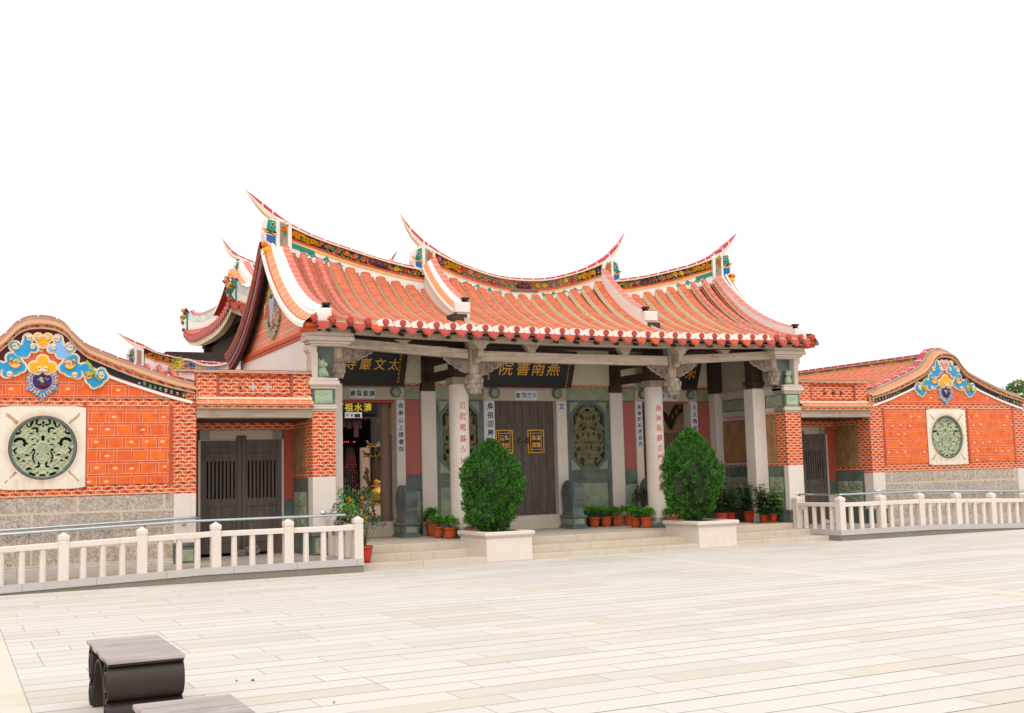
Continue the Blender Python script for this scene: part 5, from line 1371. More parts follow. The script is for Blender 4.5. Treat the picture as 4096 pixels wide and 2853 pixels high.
# ================================================================== stone balustrades
def post(parent, x, y, z):
    mb = MB(); w = .077
    mb.box(x-w, x+w, y-w, y+w, z-.02, z+.605, 'granite', .006); mb.box(x-w+.006, x+w-.006, y-w+.006, y+w-.006, z+.60, z+.62, 'granite')
    k = w+.005
    mb.box(x-k, x+k, y-k, y+k, z+.618, z+.685, 'granite', .005)
    mb.add([(x-k+.004, y-k+.004, z+.684), (x+k-.004, y-k+.004, z+.684), (x+k-.004, y+k-.004, z+.684), (x-k+.004, y+k-.004, z+.684), (x, y, z+.738)], [(0, 1, 4), (1, 2, 4), (2, 3, 4), (3, 0, 4)], 'granite')
    mb.build("post", parent)
def rail(parent, a, b, za, zb):
    """a, b: (x, y)"""
    mb = MB(); d = Vector((b[0]-a[0], b[1]-a[1], 0)).normalized(); nrm = Vector((-d.y, d.x, 0))*.055
    vs = []
    for (p, z) in ((a, za), (b, zb)):
        for (k, h) in ((-1, .500), (1, .500), (1, .570), (.8, .585), (-.8, .585), (-1, .570)): vs.append((p[0]+nrm.x*k, p[1]+nrm.y*k, z+h))
    mb.add(vs, [(5, 4, 3, 2, 1, 0), (6, 7, 8, 9, 10, 11)]+[(i, (i+1) % 6, 6+(i+1) % 6, 6+i) for i in range(6)], 'granite')
    mb.build("rail", parent)
def baluster(parent, x, y, z):
    mb = MB(); mb.lathe([(.054, -.02), (.052, .03), (.048, .47), (.05, .515)], (x, y, z), 'granite', 8, 'z', False); mb.build("baluster", parent)
FY = -1.495
for s, lab, posts in ((-1, "granite balustrade along the ramp nearer the camera, below the round stone window", [5.41, 6.625, 7.82, 8.97, 10.12, 11.28, 12.42]),
                      (1, "granite balustrade of the far ramp, beyond the two planters", [5.41, 6.57, 7.73, 8.87, 9.99, 11.1, 12.2, 13.3])):
    F = thing("stone_balustrade", lab, "balustrade", (s*8, FY, 0), "stone balustrades along the ramps")
    for x in posts: post(F, s*x, FY, deckz(x))
    for a, b in zip(posts[:-1], posts[1:]):
        rail(F, (s*(a+.07), FY), (s*(b-.07), FY), deckz(a), deckz(b))
        for k in (1, 2, 3):
            x = a+(b-a)*(k/4.+(.0)); baluster(F, s*x, FY, deckz(x))
    post(F, s*5.41, -.12, .22)
    rail(F, (s*5.41, FY+.07), (s*5.41, -.19), .22, .22)
    for k in range(1, 5): baluster(F, s*5.41, FY+(1.375)*k/5, .22)
# ================================================================== steel handrails
def railz(x): return .975-max(0, abs(x)-8.2)*.030
for s in (-1, 1):
    nm = "near" if s < 0 else "far"
    side = "the round stone window's side" if s < 0 else "the side beyond the planters"
    H = thing("steel_handrail", ("steel handrail tube just behind the nearer stone balustrade, turning in to the brick pillar" if s < 0 else "steel handrail tube just behind the far stone balustrade, turning in to the right pillar"), "handrail", (s*7, -1.36, .2), "steel handrails on the ramps")
    mb = MB(); pts = [(s*5.56, .0, .975), (s*5.56, -.6, .975), (s*5.56, -1.30, .975), (s*5.575, -1.345, .975), (s*5.62, -1.36, .975)]+[(s*x, -1.36, railz(x)) for x in (6.2, 7, 8.2, 9.5, 11, 13)]
    mb.tube(pts, .021, 'steel', 10); mb.build("tube", H)
    mb = MB(); mb.lathe([(0, -.02), (.05, -.02), (.055, 0)], (s*5.56, 0, .975), 'steel', 14, 'y'); mb.build("flange", H)
    for x in (5.66, 7.2, 8.9, 10.6, 12.2):
        mb = MB(); mb.tube([(s*x, -1.36, railz(x)), (s*x, -1.36, deckz(x)+.56), (s*x, -1.44, deckz(x)+.55)], .011, 'steel', 8); mb.build("stanchion", H)
    H = thing("steel_handrail", ("steel handrail fixed along the rough stone plinth, upper of the pair at the nearer ramp" if s < 0 else "steel handrail fixed along the rough stone plinth of the far wing"), "handrail", (s*9, -.1, .2), "steel handrails on the ramps")
    mb = MB(); mb.tube([(s*x, -.10, railz(x)+.015) for x in (7.78, 8.2, 9.5, 11, 13)], .021, 'steel', 10); mb.build("tube", H)
    for x in (8.05, 9.4, 10.7, 12.1):
        mb = MB(); mb.tube([(s*x, -.10, railz(x)), (s*x, -.09, railz(x)-.07), (s*x, .0, railz(x)-.085)], .010, 'steel', 6); mb.lathe([(0, -.012), (.035, -.012), (.04, 0)], (s*x, -.012, railz(x)-.085), 'steel', 12, 'y'); mb.build("wall_bracket", H)

# ================================================================== planters and their clipped conifers
def envelope(kind, t, a):
    """radius of the crown at height t (0..1) and angle a"""
    tab = ([(0, .20), (.04, .28), (.13, .46), (.25, .51), (.40, .56), (.55, .625), (.68, .60), (.77, .49), (.85, .36), (.93, .21), (1., .03)] if kind == 0 else
           [(0, .10), (.05, .20), (.12, .43), (.21, .51), (.31, .575), (.41, .64), (.52, .645), (.66, .585), (.79, .48), (.865, .335), (.93, .20), (1., .02)])
    r = lerp(tab, t)[0]
    return r*(1+.16*fbm(math.cos(a)*1.6+kind*7, math.sin(a)*1.6, t*3.2)+.07*math.sin(a*5+t*9+kind))
def conifer(kind, cx, cy, z0, h, label):
    T = thing("clipped_conifer", label, "shrub", (cx, cy, z0-.04), "clipped conifers in the stone planters")
    mb = MB(); mb.tube([(cx, cy, z0-.15), (cx+.02, cy, z0+.1), (cx-.02, cy+.01, z0+.5), (cx, cy, z0+h*.8)], [.055, .05, .04, .015], 'bark', 8)
    for k in range(7):
        a = k*.9; mb.tube([(cx+math.cos(a)*.02, cy+math.sin(a)*.02, z0+.02), (cx+math.cos(a)*.16, cy+math.sin(a)*.16, z0+.22), (cx+math.cos(a)*.24, cy+math.sin(a)*.24, z0+.6)], [.03, .022, .01], 'bark', 5)
    mb.build("trunk", T)
    # added core keeps the crown opaque, the shade inside put into its dark colour
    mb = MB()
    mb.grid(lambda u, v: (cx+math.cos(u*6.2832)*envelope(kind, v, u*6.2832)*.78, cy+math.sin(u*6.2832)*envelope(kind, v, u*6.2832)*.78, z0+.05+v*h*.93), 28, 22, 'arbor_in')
    mb.build("dark_core", T)
    mb = MB(); R = random.Random(40+kind)
    # clumps: each a flame-shaped fan of flat sprays pointing up and out
    N = 560
    for i in range(N):
        t = ((i+.5)/N)**.86; a = i*2.39996+R.uniform(-.25, .25)
        r = envelope(kind, t, a)*R.uniform(.80, 1.02)
        c = Vector((cx+math.cos(a)*r*.96, cy+math.sin(a)*r*.96, z0+t*h))
        out = Vector((math.cos(a), math.sin(a), .0)); lift = .75+.9*t
        L0 = R.uniform(.055, .085)
        brown = kind == 1 and (.15 < t < .56) and abs((a % 6.2832)-4.25) < .42 and R.random() < .55
        for k in range(36):
            d = (out*R.uniform(.25, .9)+Vector((R.uniform(-.55, .55), R.uniform(-.55, .55), lift*R.uniform(.5, 1.2)))).normalized()
            o = c+Vector((R.gauss(0, .026), R.gauss(0, .026), R.uniform(-.06, .05)))-out*.02
            L = L0*R.uniform(.6, 1.15); w = d.cross(Vector((R.uniform(-1, 1), R.uniform(-1, 1), R.uniform(-.4, .4)))).normalized()*L*.17
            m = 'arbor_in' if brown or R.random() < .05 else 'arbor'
            p0, p1, p2 = o, o+d*L*.55, o+d*L
            mb.add([p0, p1+w, p2, p1-w], [(0, 1, 2, 3)], m)
    mb.build("foliage", T)
    return T
for s, lab, lab2 in ((-1, "square granite planter in the steps before the dark double door, the nearer of the two", "rounded clipped conifer in the nearer planter, hiding one door leaf"), (1, "square granite planter in the steps beyond the terracotta pots, farther of the two", "taller pointed clipped conifer in the farther planter, browned on one flank")):
    x0, x1, y0, y1 = (s*2.845, s*1.90, -1.225, -.03) if s > 0 else (s*2.845, s*1.90, -1.225, -.03)
    T = thing("stone_planter", lab, "planter", (s*2.37, -.63, 0), "stone planters on the steps")
    mb = MB(); mb.box(x0, x1, y0, y1, 0, .445, 'granite', .008); mb.build("body", T)
    xa, xb = min(x0, x1), max(x0, x1); mb = MB(); k = .045; z0, z1 = .445, .545
    for (a, b, c, d) in ((xa-k, xb+k, y0-k, y0+.09), (xa-k, xb+k, y1-.09, y1+k), (xa-k, xa+.09, y0+.092, y1-.092), (xb-.09, xb+k, y0+.092, y1-.092)):
        mb.box(a, b, c, d, z0+.028, z1, 'granite', .012); mb.box(a+.022, b-.022, c+.022, d-.022 if d > c+.3 or True else d, z0, z0+.03, 'granite_trim')
    mb.build("coping", T)
    mb = MB(); mb.grid(lambda u, v: (xa+.05+(xb-xa-.1)*u, y0+.05+(y1-y0-.1)*v, .50+.02*fbm(u*5, v*5, s)), 10, 12, 'soil'); mb.build("soil", T)
    conifer(0 if s < 0 else 1, -2.43 if s < 0 else 2.20, -.62, .53, 1.68 if s < 0 else 1.86, lab2)

# ================================================================== pots and plants
def pot_mesh(mb, x, y, z, r=.13, h=.225, m='terracotta'):
    mb.lathe([(0, .0), (r*.70, 0), (r*.78, h*.25), (r*.90, h*.62), (r*.93, h*.84), (r*1.0, h*.85), (r*1.03, h*.89), (r*1.03, h*.97), (r*1.0, h), (r*.90, h), (r*.88, h*.86), (0, h*.84)], (x, y, z), m, 20, 'z', True)
def leaves(mb, c, rad, n, L, m, R, up_=.4, w=.42, flat=.8):
    for i in range(n):
        th = R.uniform(0, 6.2832); ph = math.acos(R.uniform(-.5, 1)); k = R.uniform(.45, 1)**.6
        p = Vector((c[0]+math.cos(th)*math.sin(ph)*rad[0]*k, c[1]+math.sin(th)*math.sin(ph)*rad[1]*k, c[2]+math.cos(ph)*rad[2]*k))
        d = Vector((math.cos(th)*math.sin(ph), math.sin(th)*math.sin(ph), math.cos(ph)*.6+up_*R.uniform(-.5, 1)))+Vector((R.uniform(-.5, .5),)*3); d.normalize()
        l = L*R.uniform(.6, 1.15); sd = d.cross(Vector((R.uniform(-.4, .4), R.uniform(-.4, .4), 1))).normalized()*l*w
        nn = sd.cross(d).normalized()*l*.10
        mb.add([p, p+d*l*.45+sd-nn, p+d*l, p+d*l*.45-sd-nn, p+d*l*.5+nn], [(0, 1, 4), (1, 2, 4), (2, 3, 4), (3, 0, 4)], m)
PG = "potted plants along the veranda"
def potted(x, y, label, z=FL, r=.133, h=.228, kind=0, sd=1, pm='terracotta', group=PG):
    T = thing("potted_plant", label, "potted plant", (x, y, z), group)
    mb = MB(); pot_mesh(mb, x, y, z, r, h, pm); mb.build("pot", T)
    R = random.Random(sd); mb = MB(); ms = MB()
    if kind == 0:          # low bushy plant
        for k in range(6):
            a = R.uniform(0, 6.3); ms.tube([(x+R.uniform(-.03, .03), y+R.uniform(-.03, .03), z+h*.8), (x+math.cos(a)*.06, y+math.sin(a)*.06, z+h+.08), (x+math.cos(a)*.13, y+math.sin(a)*.13, z+h+.17)], .006, 'stem', 5)
        for k in range(7):
            a = k*.9+R.uniform(-.3, .3); q = .10 if k else 0
            leaves(mb, (x+math.cos(a)*q, y+math.sin(a)*q, z+h+.10+R.uniform(-.02, .06)), (.085, .085, .075), 62, .055, 'leaf' if R.random() < .75 else 'leafd', R)
    elif kind == 1:        # tall umbrella-leaved shrub
        H = h; stems = []
        for k in range(11):
            a = k*1.05+R.uniform(-.3, .3); b = R.uniform(.05, .24); tz = R.uniform(.35, 1.0)*group_h[0]
            pts = [(x+math.cos(a)*.03, y+math.sin(a)*.03, z+h*.8), (x+math.cos(a)*b*.6, y+math.sin(a)*b*.6, z+h+tz*.5), (x+math.cos(a)*b, y+math.sin(a)*b, z+h+tz)]
            ms.tube(pts, .010, 'stem', 5)
            for j in range(10):
                t = .15+.85*j/9; p = Vector(pts[1]).lerp(Vector(pts[2]), (t-.5)*2) if t > .5 else Vector(pts[0]).lerp(Vector(pts[1]), t*2)
                th = R.uniform(0, 6.3); q = p+Vector((math.cos(th)*.11, math.sin(th)*.11, R.uniform(-.02, .06)))
                for i in range(7):   # leaflets round one point
                    an = i*.9; d = Vector((math.cos(an), math.sin(an), -.25+R.uniform(-.15, .2))).normalized(); l = .115*R.uniform(.8, 1.15); s_ = d.cross(Vector((0, 0, 1))).normalized()*l*.27
                    mb.add([q, q+d*l*.5+s_, q+d*l, q+d*l*.5-s_], [(0, 1, 2, 3)], group_h[1] if R.random() < .8 else 'leafd')
    elif kind == 2:        # loose twiggy bush
        for k in range(10):
            a = k*.66; b = R.uniform(.12, .30); tz = R.uniform(.35, .62)
            ms.tube([(x, y, z+h*.8), (x+math.cos(a)*b*.5, y+math.sin(a)*b*.5, z+h+tz*.6), (x+math.cos(a)*b, y+math.sin(a)*b, z+h+tz)], .006, 'bark', 4)
            leaves(mb, (x+math.cos(a)*b, y+math.sin(a)*b, z+h+tz*.9), (.11, .11, .16), 60, .05, 'leafdk', R)
    ms.build("stem", T)
    mb.build("foliage", T)
    return T
group_h = [.6, 'leafd']
rows = [(-2.47, 2.33, "terracotta potted plant tucked between the stone drum and the white column, at the back"), (-2.74, 1.29, "terracotta potted plant left of the nearest red-lettered column's foot, half behind another pot"),
        (-2.71, .77, "terracotta potted plant foremost in the cluster at the nearest column's foot"), (-2.38, .42, "wide terracotta potted plant just behind the nearer planter's corner"), (-2.16, .62, "terracotta potted plant mostly hidden behind the nearer clipped conifer, beside the nearest column"), 
        (1.53, 2.30, "terracotta potted plant nearest the central stone drum, in the row by the green panel"), (1.84, 2.28, "terracotta potted plant second after the central stone drum"), (2.13, 2.26, "terracotta potted plant third after the central stone drum, rather taller leaves"), (2.42, 2.22, "terracotta potted plant fourth after the central stone drum, against the stone pilaster"),
        (2.02, 1.29, "terracotta potted plant left of the pair standing forward beside the second red-lettered column"), (2.06, .92, "terracotta potted plant right of the pair beside the second red-lettered column, its leaves reaching up"), (2.55, .72, "terracotta potted plant just right of the second red-lettered column's green foot"), (2.86, .75, "small terracotta potted plant behind the farther planter, touching the conifer")]
for i, (x, y, lb) in enumerate(rows): potted(x, y, lb, sd=100+i, r=.133 if i not in (3, 11) else .15, h=.228)
potted(-2.62, 1.95, "dark leafy potted plant rising behind the pots at the nearest column, left of it", sd=60, h=.36, r=.12)
group_h[:] = [.62, 'leafd']
potted(4.96, 1.0, "big red pot with bare leaning stems and green umbrella leaves, by the veranda's right wall", r=.165, h=.27, kind=1, sd=71, pm='potred')
potted(4.6, 1.28, "red potted umbrella plant left of the big red pot with leaning stems", r=.13, h=.24, kind=1, sd=72, pm='potred')
group_h[:] = [.7, 'leafd']
potted(4.90, .44, "red potted umbrella plant on the clay saucer, left of its pair", r=.09, h=.17, z=FL+.02, kind=1, sd=73, pm='potred')
group_h[:] = [.55, 'leaf']
potted(5.10, .36, "bright green red-potted umbrella plant on the clay saucer, right of its pair", r=.10, h=.19, z=FL+.02, kind=1, sd=74, pm='potred')
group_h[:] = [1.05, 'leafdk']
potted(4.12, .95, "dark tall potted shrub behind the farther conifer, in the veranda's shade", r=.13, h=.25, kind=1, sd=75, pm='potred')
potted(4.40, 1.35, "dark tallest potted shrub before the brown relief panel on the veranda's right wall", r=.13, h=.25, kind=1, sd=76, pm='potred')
mb = MB(); mb.lathe([(0, 0), (.20, 0), (.235, .03), (.22, .03), (.2, .012), (0, .012)], (5.0, .40, FL), 'saucer', 24); tag(mb.build("saucer", None, (5.0, .4, FL)), "round clay saucer under two red pots at the right pillar", "saucer")
potted(2.80, 2.1, "dark twiggy potted bush between the second red-lettered column and the red stone panel", r=.12, h=.25, kind=2, sd=81)
# orange-flowered bush beside the left-hand balustrade
T = thing("potted_plant", "orange-flowered bush in a red pot on the step at the nearer balustrade's end post", "potted plant", (-5.08, -.86, .105), PG)
mb = MB(); pot_mesh(mb, -5.08, -.86, .105, .155, .30, 'potred'); mb.build("pot", T)
R = random.Random(5); mb = MB(); ms = MB(); mf = MB()
for k in range(26):
    a = R.uniform(0, 6.3); b = R.uniform(.05, .42); tz = R.uniform(.30, .92)*(1-.35*max(0, b-.3)/.12); ox = -.16
    p1 = (-5.08+math.cos(a)*b+ox*tz, -.80+math.sin(a)*b*.7, .40+tz)
    ms.tube([(-5.08, -.86, .36), (-5.08+math.cos(a)*b*.5, -.83+math.sin(a)*b*.35, .40+tz*.55), p1], .006, 'stem', 4)
    leaves(mb, p1, (.12, .12, .15), 95, .06, R.choice(('leafo', 'leafd', 'leafd', 'leafdk', 'leaf')), R, .6, .22)
    if k % 3 == 0:
        for q in range(1):
            st = len(mf.v); rosette(mf, 0, 0, 0, .032, 'fl_or', 'fl_yel'); o = Vector((p1[0]+R.uniform(-.09, .09), p1[1]-.08, p1[2]+R.uniform(-.05, .1))); mf.xform(lambda p: Vector(p)+o, st)
ms.build("stem", T); mb.build("foliage", T); mf.build("flower", T)

# ================================================================== drum stones at the doors
def drum_stone(x, label):
    T = thing("drum_stone", label, "stone drum", (x, 2.22, FL), "stone drums beside the doors")
    mb = MB()
    mb.box(x-.21, x+.21, 1.93, 2.57, FL, FL+.05, 'drum', .012); mb.box(x-.185, x+.185, 1.955, 2.57, FL+.05, FL+.075, 'drum', .01); mb.box(x-.165, x+.165, 1.98, 2.57, FL+.075, FL+.24, 'drum'); mb.box(x-.20, x+.20, 1.945, 2.57, FL+.24, FL+.30, 'drum', .02)
    mb.box(x-.12, x+.12, 1.974, 2.0, FL+.095, FL+.22, 'greenl', .006); mb.box(x-.171, x-.160, 2.02, 2.5, FL+.095, FL+.22, 'greenl', .004)
    mb.build("base", T)
    mb = MB(); c = (2.24, 1.125); r = .305
    # neck flowing into the drum
    prof = [(2.0, FL+.30), (2.03, FL+.36), (2.045, FL+.45), (1.99, .90)]+[(c[0]+math.cos(t)*r, c[1]+math.sin(t)*r) for t in [math.radians(d) for d in range(215, -30, -12)]]+[(2.50, .88), (2.47, FL+.45), (2.5, FL+.36), (2.55, FL+.30)]
    mb.prism(prof, 'x', x-.135, x+.135, 'drum')
    for sg in (-1, 1):
        f = x+sg*.135
        rings = [(0, .03), (.05, .03), (.06, .022), (.10, .028), (.115, .018), (.16, .024), (.175, .014), (.22, .02), (.235, .008), (.262, .016), (.28, 0)]
        mb.lathe([(a, sg*b) for a, b in rings], (f, c[0], c[1]), 'drum', 28, 'x', False)
    mb.build("drum", T)
drum_stone(-.95, "green stone drum by the dark double door, mostly behind the nearer clipped conifer")
drum_stone(.965, "green stone drum right of the dark double door, its ringed face turned to the threshold")
drum_stone(-3.06, "dark green stone drum beside the open doorway, under the white couplet strip")
drum_stone(3.08, "green stone drum at the farther side door, behind the second red-lettered column")
drum_stone(4.62, "green stone drum at the farther side door's outer jamb, behind the taller conifer")

# ================================================================== boards, couplets and papers
def leaning_board(x, w, z0, z1, chars, label, sizes, side=None, sig=None, yb=2.46, lean=.24, zoff=0., chx=None):
    T = thing("name_board", label, "sign board", (x, yb, z0), "black and gold name boards over the doors")
    h = z1-z0; mb = MB(); st = 0
    def tiltmap(p): t = (p[2]-z0)/h; return (x+(p[0]-x)*(1+.05*t), p[1]-lean*t, p[2])
    mb.box(x-w/2, x+w/2, yb-.04, yb, z0, z1, 'frame'); mb.xform(tiltmap, st); mb.build("frame", T)
    mb = MB(); b = .10; mb.box(x-w/2+b, x+w/2-b, yb-.048, yb-.036, z0+b, z1-b, 'board'); mb.xform(tiltmap, 0); mb.build("panel", T)
    mb = MB(); n = len(chars)
    for i, ch in enumerate(chars):
        if ch == ' ': continue
        cx_ = chx[i] if chx else x-w/2+b+(w-2*b)*(i+.5)/n*.92
        write(mb, ch, cx_, yb-.052, z0+h*.52+zoff, sizes, 'gold', 1., .004, .10)
    if side:
        for i, ch in enumerate(side): write(mb, ch, x+w/2-b-.05, yb-.052, z1-b-.05-i*.078, .06, 'gold', 1., .006)
    if sig:
        for i, ch in enumerate(sig): write(mb, ch, x-w/2+b+.06, yb-.052, z0+b+.16-i*.07, .06, 'gold', 1., .006)
    mb.xform(tiltmap, 0); mb.build("lettering", T)
leaning_board(-.04, 2.28, 3.535, 4.36, "院書南燕", "black board with four gold characters over the dark double door, partly behind the tie beam", .35, "民國九十二己丑年孟秋", "敬書", chx=[-.60, -.19, .19, .57], zoff=.0)
leaning_board(-3.77, 1.52, 3.535, 4.40, "寺巖文太", "black board with gold characters over the open doorway, just past the carved left pillar", .26, "民國第二己丑年孟秋", None, chx=[-4.22, -3.91, -3.60, -3.29], zoff=.0)
leaning_board(3.83, 1.60, 3.535, 4.30, "   木", "black board over the farther side door, most of it hidden by the lotus pendant", .30, "己丑年孟秋", None, chx=[0, 0, 0, 4.36], zoff=-.03)
def plaque(x, z, w, h, chars, label, size):
    T = thing("paper_banner", label, "paper banner", (x, Y0-.03, z), "white paper banners on the lintels")
    mb = MB(); mb.box(x-w/2, x+w/2, Y0-.030, Y0-.024, z-h/2, z+h/2, 'paper'); mb.build("sheet", T)
    mb = MB()
    for i, ch in enumerate(chars): write(mb, ch, x-w/2+w*(i+.5)/len(chars), Y0-.031, z, size, 'ink', 1., .012, .06)
    mb.build("lettering", T)
plaque(.02, 3.37, .57, .21, "魯鄒濱海", "white paper banner of four black characters on the lintel of the dark double door", .125)
plaque(-3.895, 3.385, .57, .205, "書賢聖讀", "white paper banner of four black characters over the open doorway", .125)
plaque(3.83, 3.37, .66, .20, "士下天庇", "white paper banner over the farther side door, half behind the lotus pendant", .13)
def couplet(x, z0, z1, chars, label, w=.16, step=None, size=.135, torn=False):
    T = thing("couplet_strip", label, "couplet strip", (x, Y0-.03, z0), "white couplet strips on the door jambs")
    mb = MB()
    if torn: mb.prism([(x-w/2, z1), (x+w/2, z1), (x+w/2, z1-.42), (x+w*.35, z1-.46), (x+w*.2, z1-.24), (x+.0, z1-.20), (x-w*.25, z1-.25), (x-w*.4, z1-.52), (x-w/2, z1-.62)], 'y', Y0-.028, Y0-.022, 'paper'); mb.box(x-w/2, x-w/2+.02, Y0-.027, Y0-.022, z1-1.75, z1-.6, 'paper')
    else: mb.box(x-w/2, x+w/2, Y0-.028, Y0-.022, z0, z1, 'paper')
    mb.build("sheet", T)
    mb = MB()
    for i, ch in enumerate(chars): write(mb, ch, x, Y0-.029, z1-.115-i*step, size, 'ink', 1., .012, .05)
    mb.build("lettering", T)
couplet(-3.035, 2.13, 3.24, "燕南山上建書院", "white couplet strip of seven characters beside the open doorway, above the dark stone drum", .155, .155, .12)
couplet(-.905, 1.35, 3.24, "鳥祖囬巖欣臨金水", "white couplet strip on the jamb above the nearer conifer, left of the dark double door", .215, .2, .16)
couplet(.925, 2.62, 3.235, "文", "torn white couplet strip with one character left, right of the dark double door", .22, .2, .16, True)
couplet(3.04, 2.18, 3.225, "燕南耀彩煥容光", "white couplet strip on the jamb left of the second red-lettered column", .155, .145, .115)
couplet(4.645, 1.6, 3.225, "太文精英鍾毓秀", "white couplet strip on the farther side door's outer jamb, its foot behind the taller conifer", .17, .17, .125)
def door_plate(x, rows_, label):
    T = thing("door_plaque", label, "door plaque", (x, 2.745, 2.33), "gilt plaques on the double door")
    mb = MB(); mb.box(x-.21, x+.21, 2.738, 2.75, 2.07, 2.595, 'gold'); mb.box(x-.19, x+.19, 2.734, 2.74, 2.09, 2.575, 'board'); mb.box(x-.145, x+.145, 2.730, 2.736, 2.14, 2.525, 'gold'); mb.box(x-.132, x+.132, 2.727, 2.733, 2.153, 2.512, 'board')
    for sx in (-1, 1):
        for sz in (-1, 1):
            for k in range(3): mb.tube([(x+sx*(.165-.03*k)+p[0], 2.731, 2.3325+sz*(.215)+p[1]) for p in spiral(0, 0, .018, 1.1, k, sx, 10)], .005, 'gold', 4)
            for k in range(2): mb.tube([(x+sx*.167+p[0], 2.731, 2.3325+sz*(.18-.05*k)+p[1]) for p in spiral(0, 0, .016, 1.1, k, sz, 10)], .005, 'gold', 4)
    mb.build("panel", T)
    mb = MB()
    for i, row in enumerate(rows_):
        for j, ch in enumerate(row): write(mb, ch, x-.063+.126*j, 2.726, 2.415-.165*i, .125, 'gold', .95, .02)
    mb.build("lettering", T)
door_plate(-.49, ("浯學", "洲衍"), "gilt framed plaque of characters on the door, cut off by the nearer conifer")
door_plate(.315, ("洙道", "泗脈"), "gilt framed plaque of four characters fully visible on the dark double door")

# ================================================================== small carved lions over the pillars
def stone_lion(x, d, label):
    T = thing("stone_lion", label, "stone lion", (x, .1, 3.462), "pale green stone lions over the pillars")
    mb = MB()
    def ball(cx_, cy_, cz_, rx, ry, rz, n=12):
        mb.grid(lambda u, v: (cx_+rx*math.cos(u*6.2832)*math.cos((v-.5)*math.pi), cy_+ry*math.sin(u*6.2832)*math.cos((v-.5)*math.pi), cz_+rz*math.sin((v-.5)*math.pi)), n, 8, 'greenp')
    mb.box(x-.10, x+.10, .03, .19, 3.462, 3.49, 'greenp', .008)
    ball(x, .12, 3.58, .085, .085, .12); ball(x+d*.045, .075, 3.60, .06, .06, .085); ball(x+d*.02, .085, 3.735, .075, .075, .075); ball(x+d*.075, .05, 3.72, .045, .05, .042); ball(x+d*.08, .045, 3.695, .03, .035, .02)
    ball(x-.035, .09, 3.80, .022, .02, .03); ball(x+.045, .09, 3.80, .022, .02, .03); ball(x-d*.055, .12, 3.73, .05, .07, .085)
    for k in range(7): mb.tube([(x-d*.05+p[0], .03+.01*k, 3.68+.02*k+p[1]) for p in spiral(0, 0, .025, 1.1, k, 1, 8)], .008, 'greenp', 4)
    for q in (-1, 1): mb.tube([(x+d*.05+q*.03, .055, 3.60), (x+d*.075+q*.03, .04, 3.54), (x+d*.08+q*.03, .03, 3.50)], [.028, .024, .026], 'greenp', 8); mb.tube([(x-d*.03+q*.05, .10, 3.55), (x+d*.05+q*.05, .07, 3.52), (x+d*.06+q*.05, .05, 3.495)], [.04, .03, .025], 'greenp', 8)
    mb.tube([(x-d*.07, .15, 3.5), (x-d*.10, .14, 3.58), (x-d*.08, .15, 3.66)], [.02, .025, .012], 'greenp', 8)
    mb.build("body", T)
stone_lion(-5.555, 1, "pale green stone lion sitting over the nearer pillar, beside the first lotus bud")
stone_lion(5.53, -1, "pale green stone lion sitting over the far right pillar")

# ================================================================== things inside and behind the doorways
mb = MB(); pol = [(-.42, .02), (-.36, .0), (-.02, -.42), (.06, -.46), (.10, -.40), (.20, -.28), (.50, -.02), (.78, .08), (.82, .42), (.50, .36), (.24, .22), (.05, .02), (-.02, -.06), (-.14, .0), (-.28, .12), (-.40, .20)]
T = thing("gourd_board", "dark shaped wooden board on the beige wall inside the farther side door", "wooden board", (5.19, 4.35, 2.9))
mb.prism([(4.30-p*.75+.15, 3.02+q*.8) for p, q in pol], 'x', 5.195, 5.155, 'wood_dark'); mb.build("panel", T)
mb = MB()
for i, ch in enumerate("光容彩"):
    st = len(mb.v); write(mb, ch, 0, 0, 0, .15, 'gold', 1., .01); yy, zz = 4.24-.17*i, 2.98+.12*i
    mb.xform(lambda p: (5.15+p[1]*.3, yy-p[0], zz+p[2]), st)
mb.build("lettering", T)
mb = MB(); st = 0; mb.lathe([(0, -.012), (.27, -.012), (.29, -.02), (.30, 0), (0, 0)], (0, 0, 0), 'cane', 30, 'y'); mb.xform(lambda p: (Matrix.Rotation(-.72, 3, 'Z') @ Vector(p))+Vector((-3.03, 3.14, 2.83)), 0)
tag(mb.build("woven_tray", None, (-3.03, 3.14, 2.83)), "round beige woven tray hung on the pink column inside the open doorway", "tray")
# rear sanctuary: dark room across the courtyard
T = thing("rear_sanctuary", "dark open sanctuary seen through the open doorway, across the courtyard", "building", (0, 14, FL), None)
mb = MB(); mb.box(-6, 6, 15.8, 16, FL, 5.2, 'black'); mb.box(-6.2, -6, 13, 16, FL, 5.2, 'black'); mb.box(6, 6.2, 13, 16, FL, 5.2, 'darkwall'); mb.box(-6.2, 6.2, 13, 16, 5.2, 5.35, 'black'); mb.build("wall", T)  # black walls: the unlit depth of the room is put into their colour
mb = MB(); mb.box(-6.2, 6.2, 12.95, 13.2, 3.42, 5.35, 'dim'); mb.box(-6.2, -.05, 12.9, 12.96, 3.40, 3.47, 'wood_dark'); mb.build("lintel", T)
for x, m, r in ((-.30, 'wallpink', .16), (.10, 'dim', .20)):
    mb = MB(); mb.lathe([(r, FL), (r, 2.52 if m == 'wallpink' else 3.45)], (x, 12.85, 0), m, 18); mb.build("pillar", T)
mb = MB(); mb.box(-1.6, 2, 12.6, 12.8, FL, .83, 'granite_tan', .01); mb.box(-1.62, 2, 12.56, 12.84, .80, .86, 'granite_tan', .01); mb.build("altar_step", T)
for k in range(5):
    mb = MB(); x = -1.08+.17*k; mb.box(x-.07, x+.07, 13.0, 13.02, 3.12+.05*(k % 2), 3.42, 'darkwall', .003); mb.build("curtain_piece", T)
